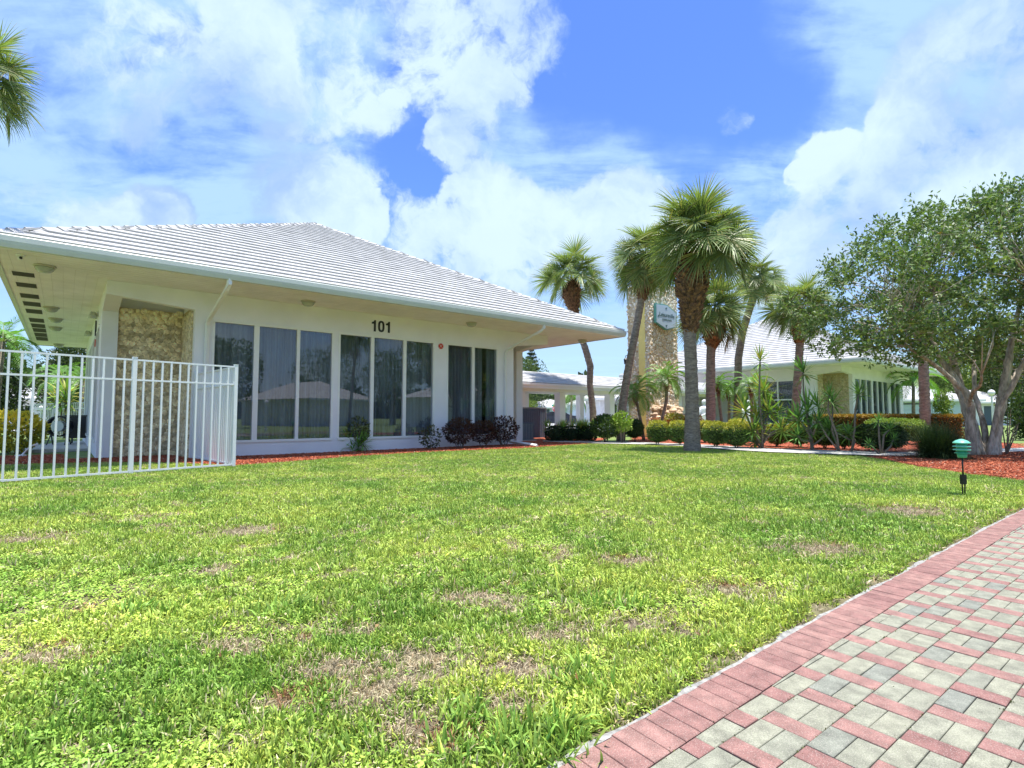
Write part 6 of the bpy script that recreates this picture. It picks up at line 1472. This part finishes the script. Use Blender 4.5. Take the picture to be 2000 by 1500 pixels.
parts = [grass_band(.9, 2.6, 3000, -4, 3, .74), grass_band(2.6, 4.6, 1700, -6.5, 6, .85), grass_band(4.6, 8, 900, -10, 10, .95), grass_band(8, 12, 700, -14, 14, .82), grass_band(12, 19.8, 560, -14, 16, .8)]
# weed clumps with long blades
cl_ = []
for (wx, wy, k, rr) in ((950, 1450, 26, .12), (1205, 1180, 26, .16), (910, 1400, 10, .08), (1100, 1475, 9, .08), (560, 1200, 18, .1), (1150, 1330, 14, .1), (300, 1190, 16, .14), (1080, 1440, 18, .06)):
    gx_, gy_ = G(wx, wy); an, r = rng.random(k) * 6.28, rr * np.sqrt(rng.random(k))
    cl_.append((np.stack([gx_ + r * np.cos(an) * 1.2, gy_ + r * np.sin(an), np.zeros(k)], 1), np.stack([rng.normal(size=k) * .25, rng.normal(size=k) * .25, rng.random(k) * 6.28], 1), np.repeat((.65 + .45 * rng.random(k))[:, None], 3, 1), np.tile([.28, .46, .08], (k, 1)) * (.8 + .5 * rng.random((k, 1))), rng.integers(10, 13, k)))
parts += cl_
P, Ro, Sc, Ti, Ix = [np.concatenate([p[i] for p in parts]) for i in range(5)]
scatter('grass', P, Ro, Sc, Ti, gc, 16, Ix)
def chip(seed):
    q = random.Random(seed); b = MB(); l, w, h = q.uniform(.010, .026), q.uniform(.003, .006), q.uniform(.002, .005); b.box(-l, l, -w, w, 0, h)
    me = b.mesh('mulch_chip', M['chipi']); a = me.color_attributes.new('col', 'FLOAT_COLOR', 'CORNER'); a.data.foreach_set('color', np.ones(len(me.loops) * 4, dtype=np.float32))
    for v in me.vertices: v.co.x += q.uniform(-.006, .006); v.co.y += q.uniform(-.002, .002)
    return me
cc_ = proto_coll('chip_prototype', [chip(k) for k in range(5)])
def chips(poly, dens, lim=9e9):
    X = [p[0] for p in poly]; Y = [p[1] for p in poly]; A = (max(X) - min(X)) * (max(Y) - min(Y)); n = int(A * dens); x = min(X) + rng.random(n) * (max(X) - min(X)); y = min(Y) + rng.random(n) * (max(Y) - min(Y)); k = inpoly(x, y, poly) & (y < lim) & (x < y * 1.1 + 1) & (x > -y * 1.1 - 1)
    return np.stack([x[k], y[k], .018 + .012 * rng.random(k.sum())], 1)
P = np.concatenate([chips(bedA, 900, 20), chips(bedC, 1300, 17), chips(bedB, 90, 26)]); n = len(P)
Ti = mixcol((.22, .045, .022), (.56, .17, .08), rng.random(n)) * (.6 + .7 * rng.random((n, 1))); e_ = rng.random(n) < .04; Ti[e_] = (.5, .35, .25)
scatter('mulch_chips', P, np.stack([rng.normal(size=n) * .25, rng.normal(size=n) * .25, rng.random(n) * 6.28], 1), np.repeat((.7 + .9 * rng.random(n))[:, None], 3, 1), Ti, cc_, 5)
# dry leaves fallen on the lawn and moss in the paver joints
n = 150; X = rng.uniform(-5, 7, n); Y = rng.uniform(1.4, 12, n) ; k = inpoly(X, Y, lawn_poly) & ~inpoly(X, Y, pave_poly); X, Y = X[k], Y[k]; n = len(X)
C_ = mixcol((.30, .12, .04), (.42, .27, .12), rng.random(n)); Pn = np.stack([X, Y, .03 + .02 * rng.random(n)], 1); N = unit(rng.normal(size=(n, 3)) * np.array([1, 1, .25]))
obj('fallen_leaves', quads('fallen_leaves', leaves(Pn, N, .022 + .02 * rng.random(n), .012 + .01 * rng.random(n), C_), C_, M['leaf']), kind='stuff')
Pj, Nj = [], []
for _ in range(420):
    j = rng.integers(-2, 9); s_ = rng.uniform(.9, 4.5); q_ = -.804 + STR * j; x, y = sq(s_, q_)
    if q_ < q_in(s_): continue
    m_ = rng.integers(2, 9)
    for _k in range(m_): Pj.append((x + rng.normal() * .006, y + rng.normal() * .006, .011)); Nj.append(rng.normal(size=3) + np.array([0, 0, .7]))
for s_ in np.arange(.6, 3.5, .06):
    if rng.random() < .35:
        x, y = sq(s_, q_in(s_) + .001)
        for _k in range(rng.integers(2, 8)): Pj.append((x + rng.normal() * .007, y + rng.normal() * .007, .011)); Nj.append(rng.normal(size=3) + np.array([0, 0, .7]))
Pj, Nj = np.array(Pj), np.array(Nj); C_ = mixcol((.06, .08, .02), (.16, .17, .05), rng.random(len(Pj)))
obj('joint_moss', quads('joint_moss', leaves(Pj, Nj, .008, .0045, C_), C_, M['leaf']), kind='stuff')
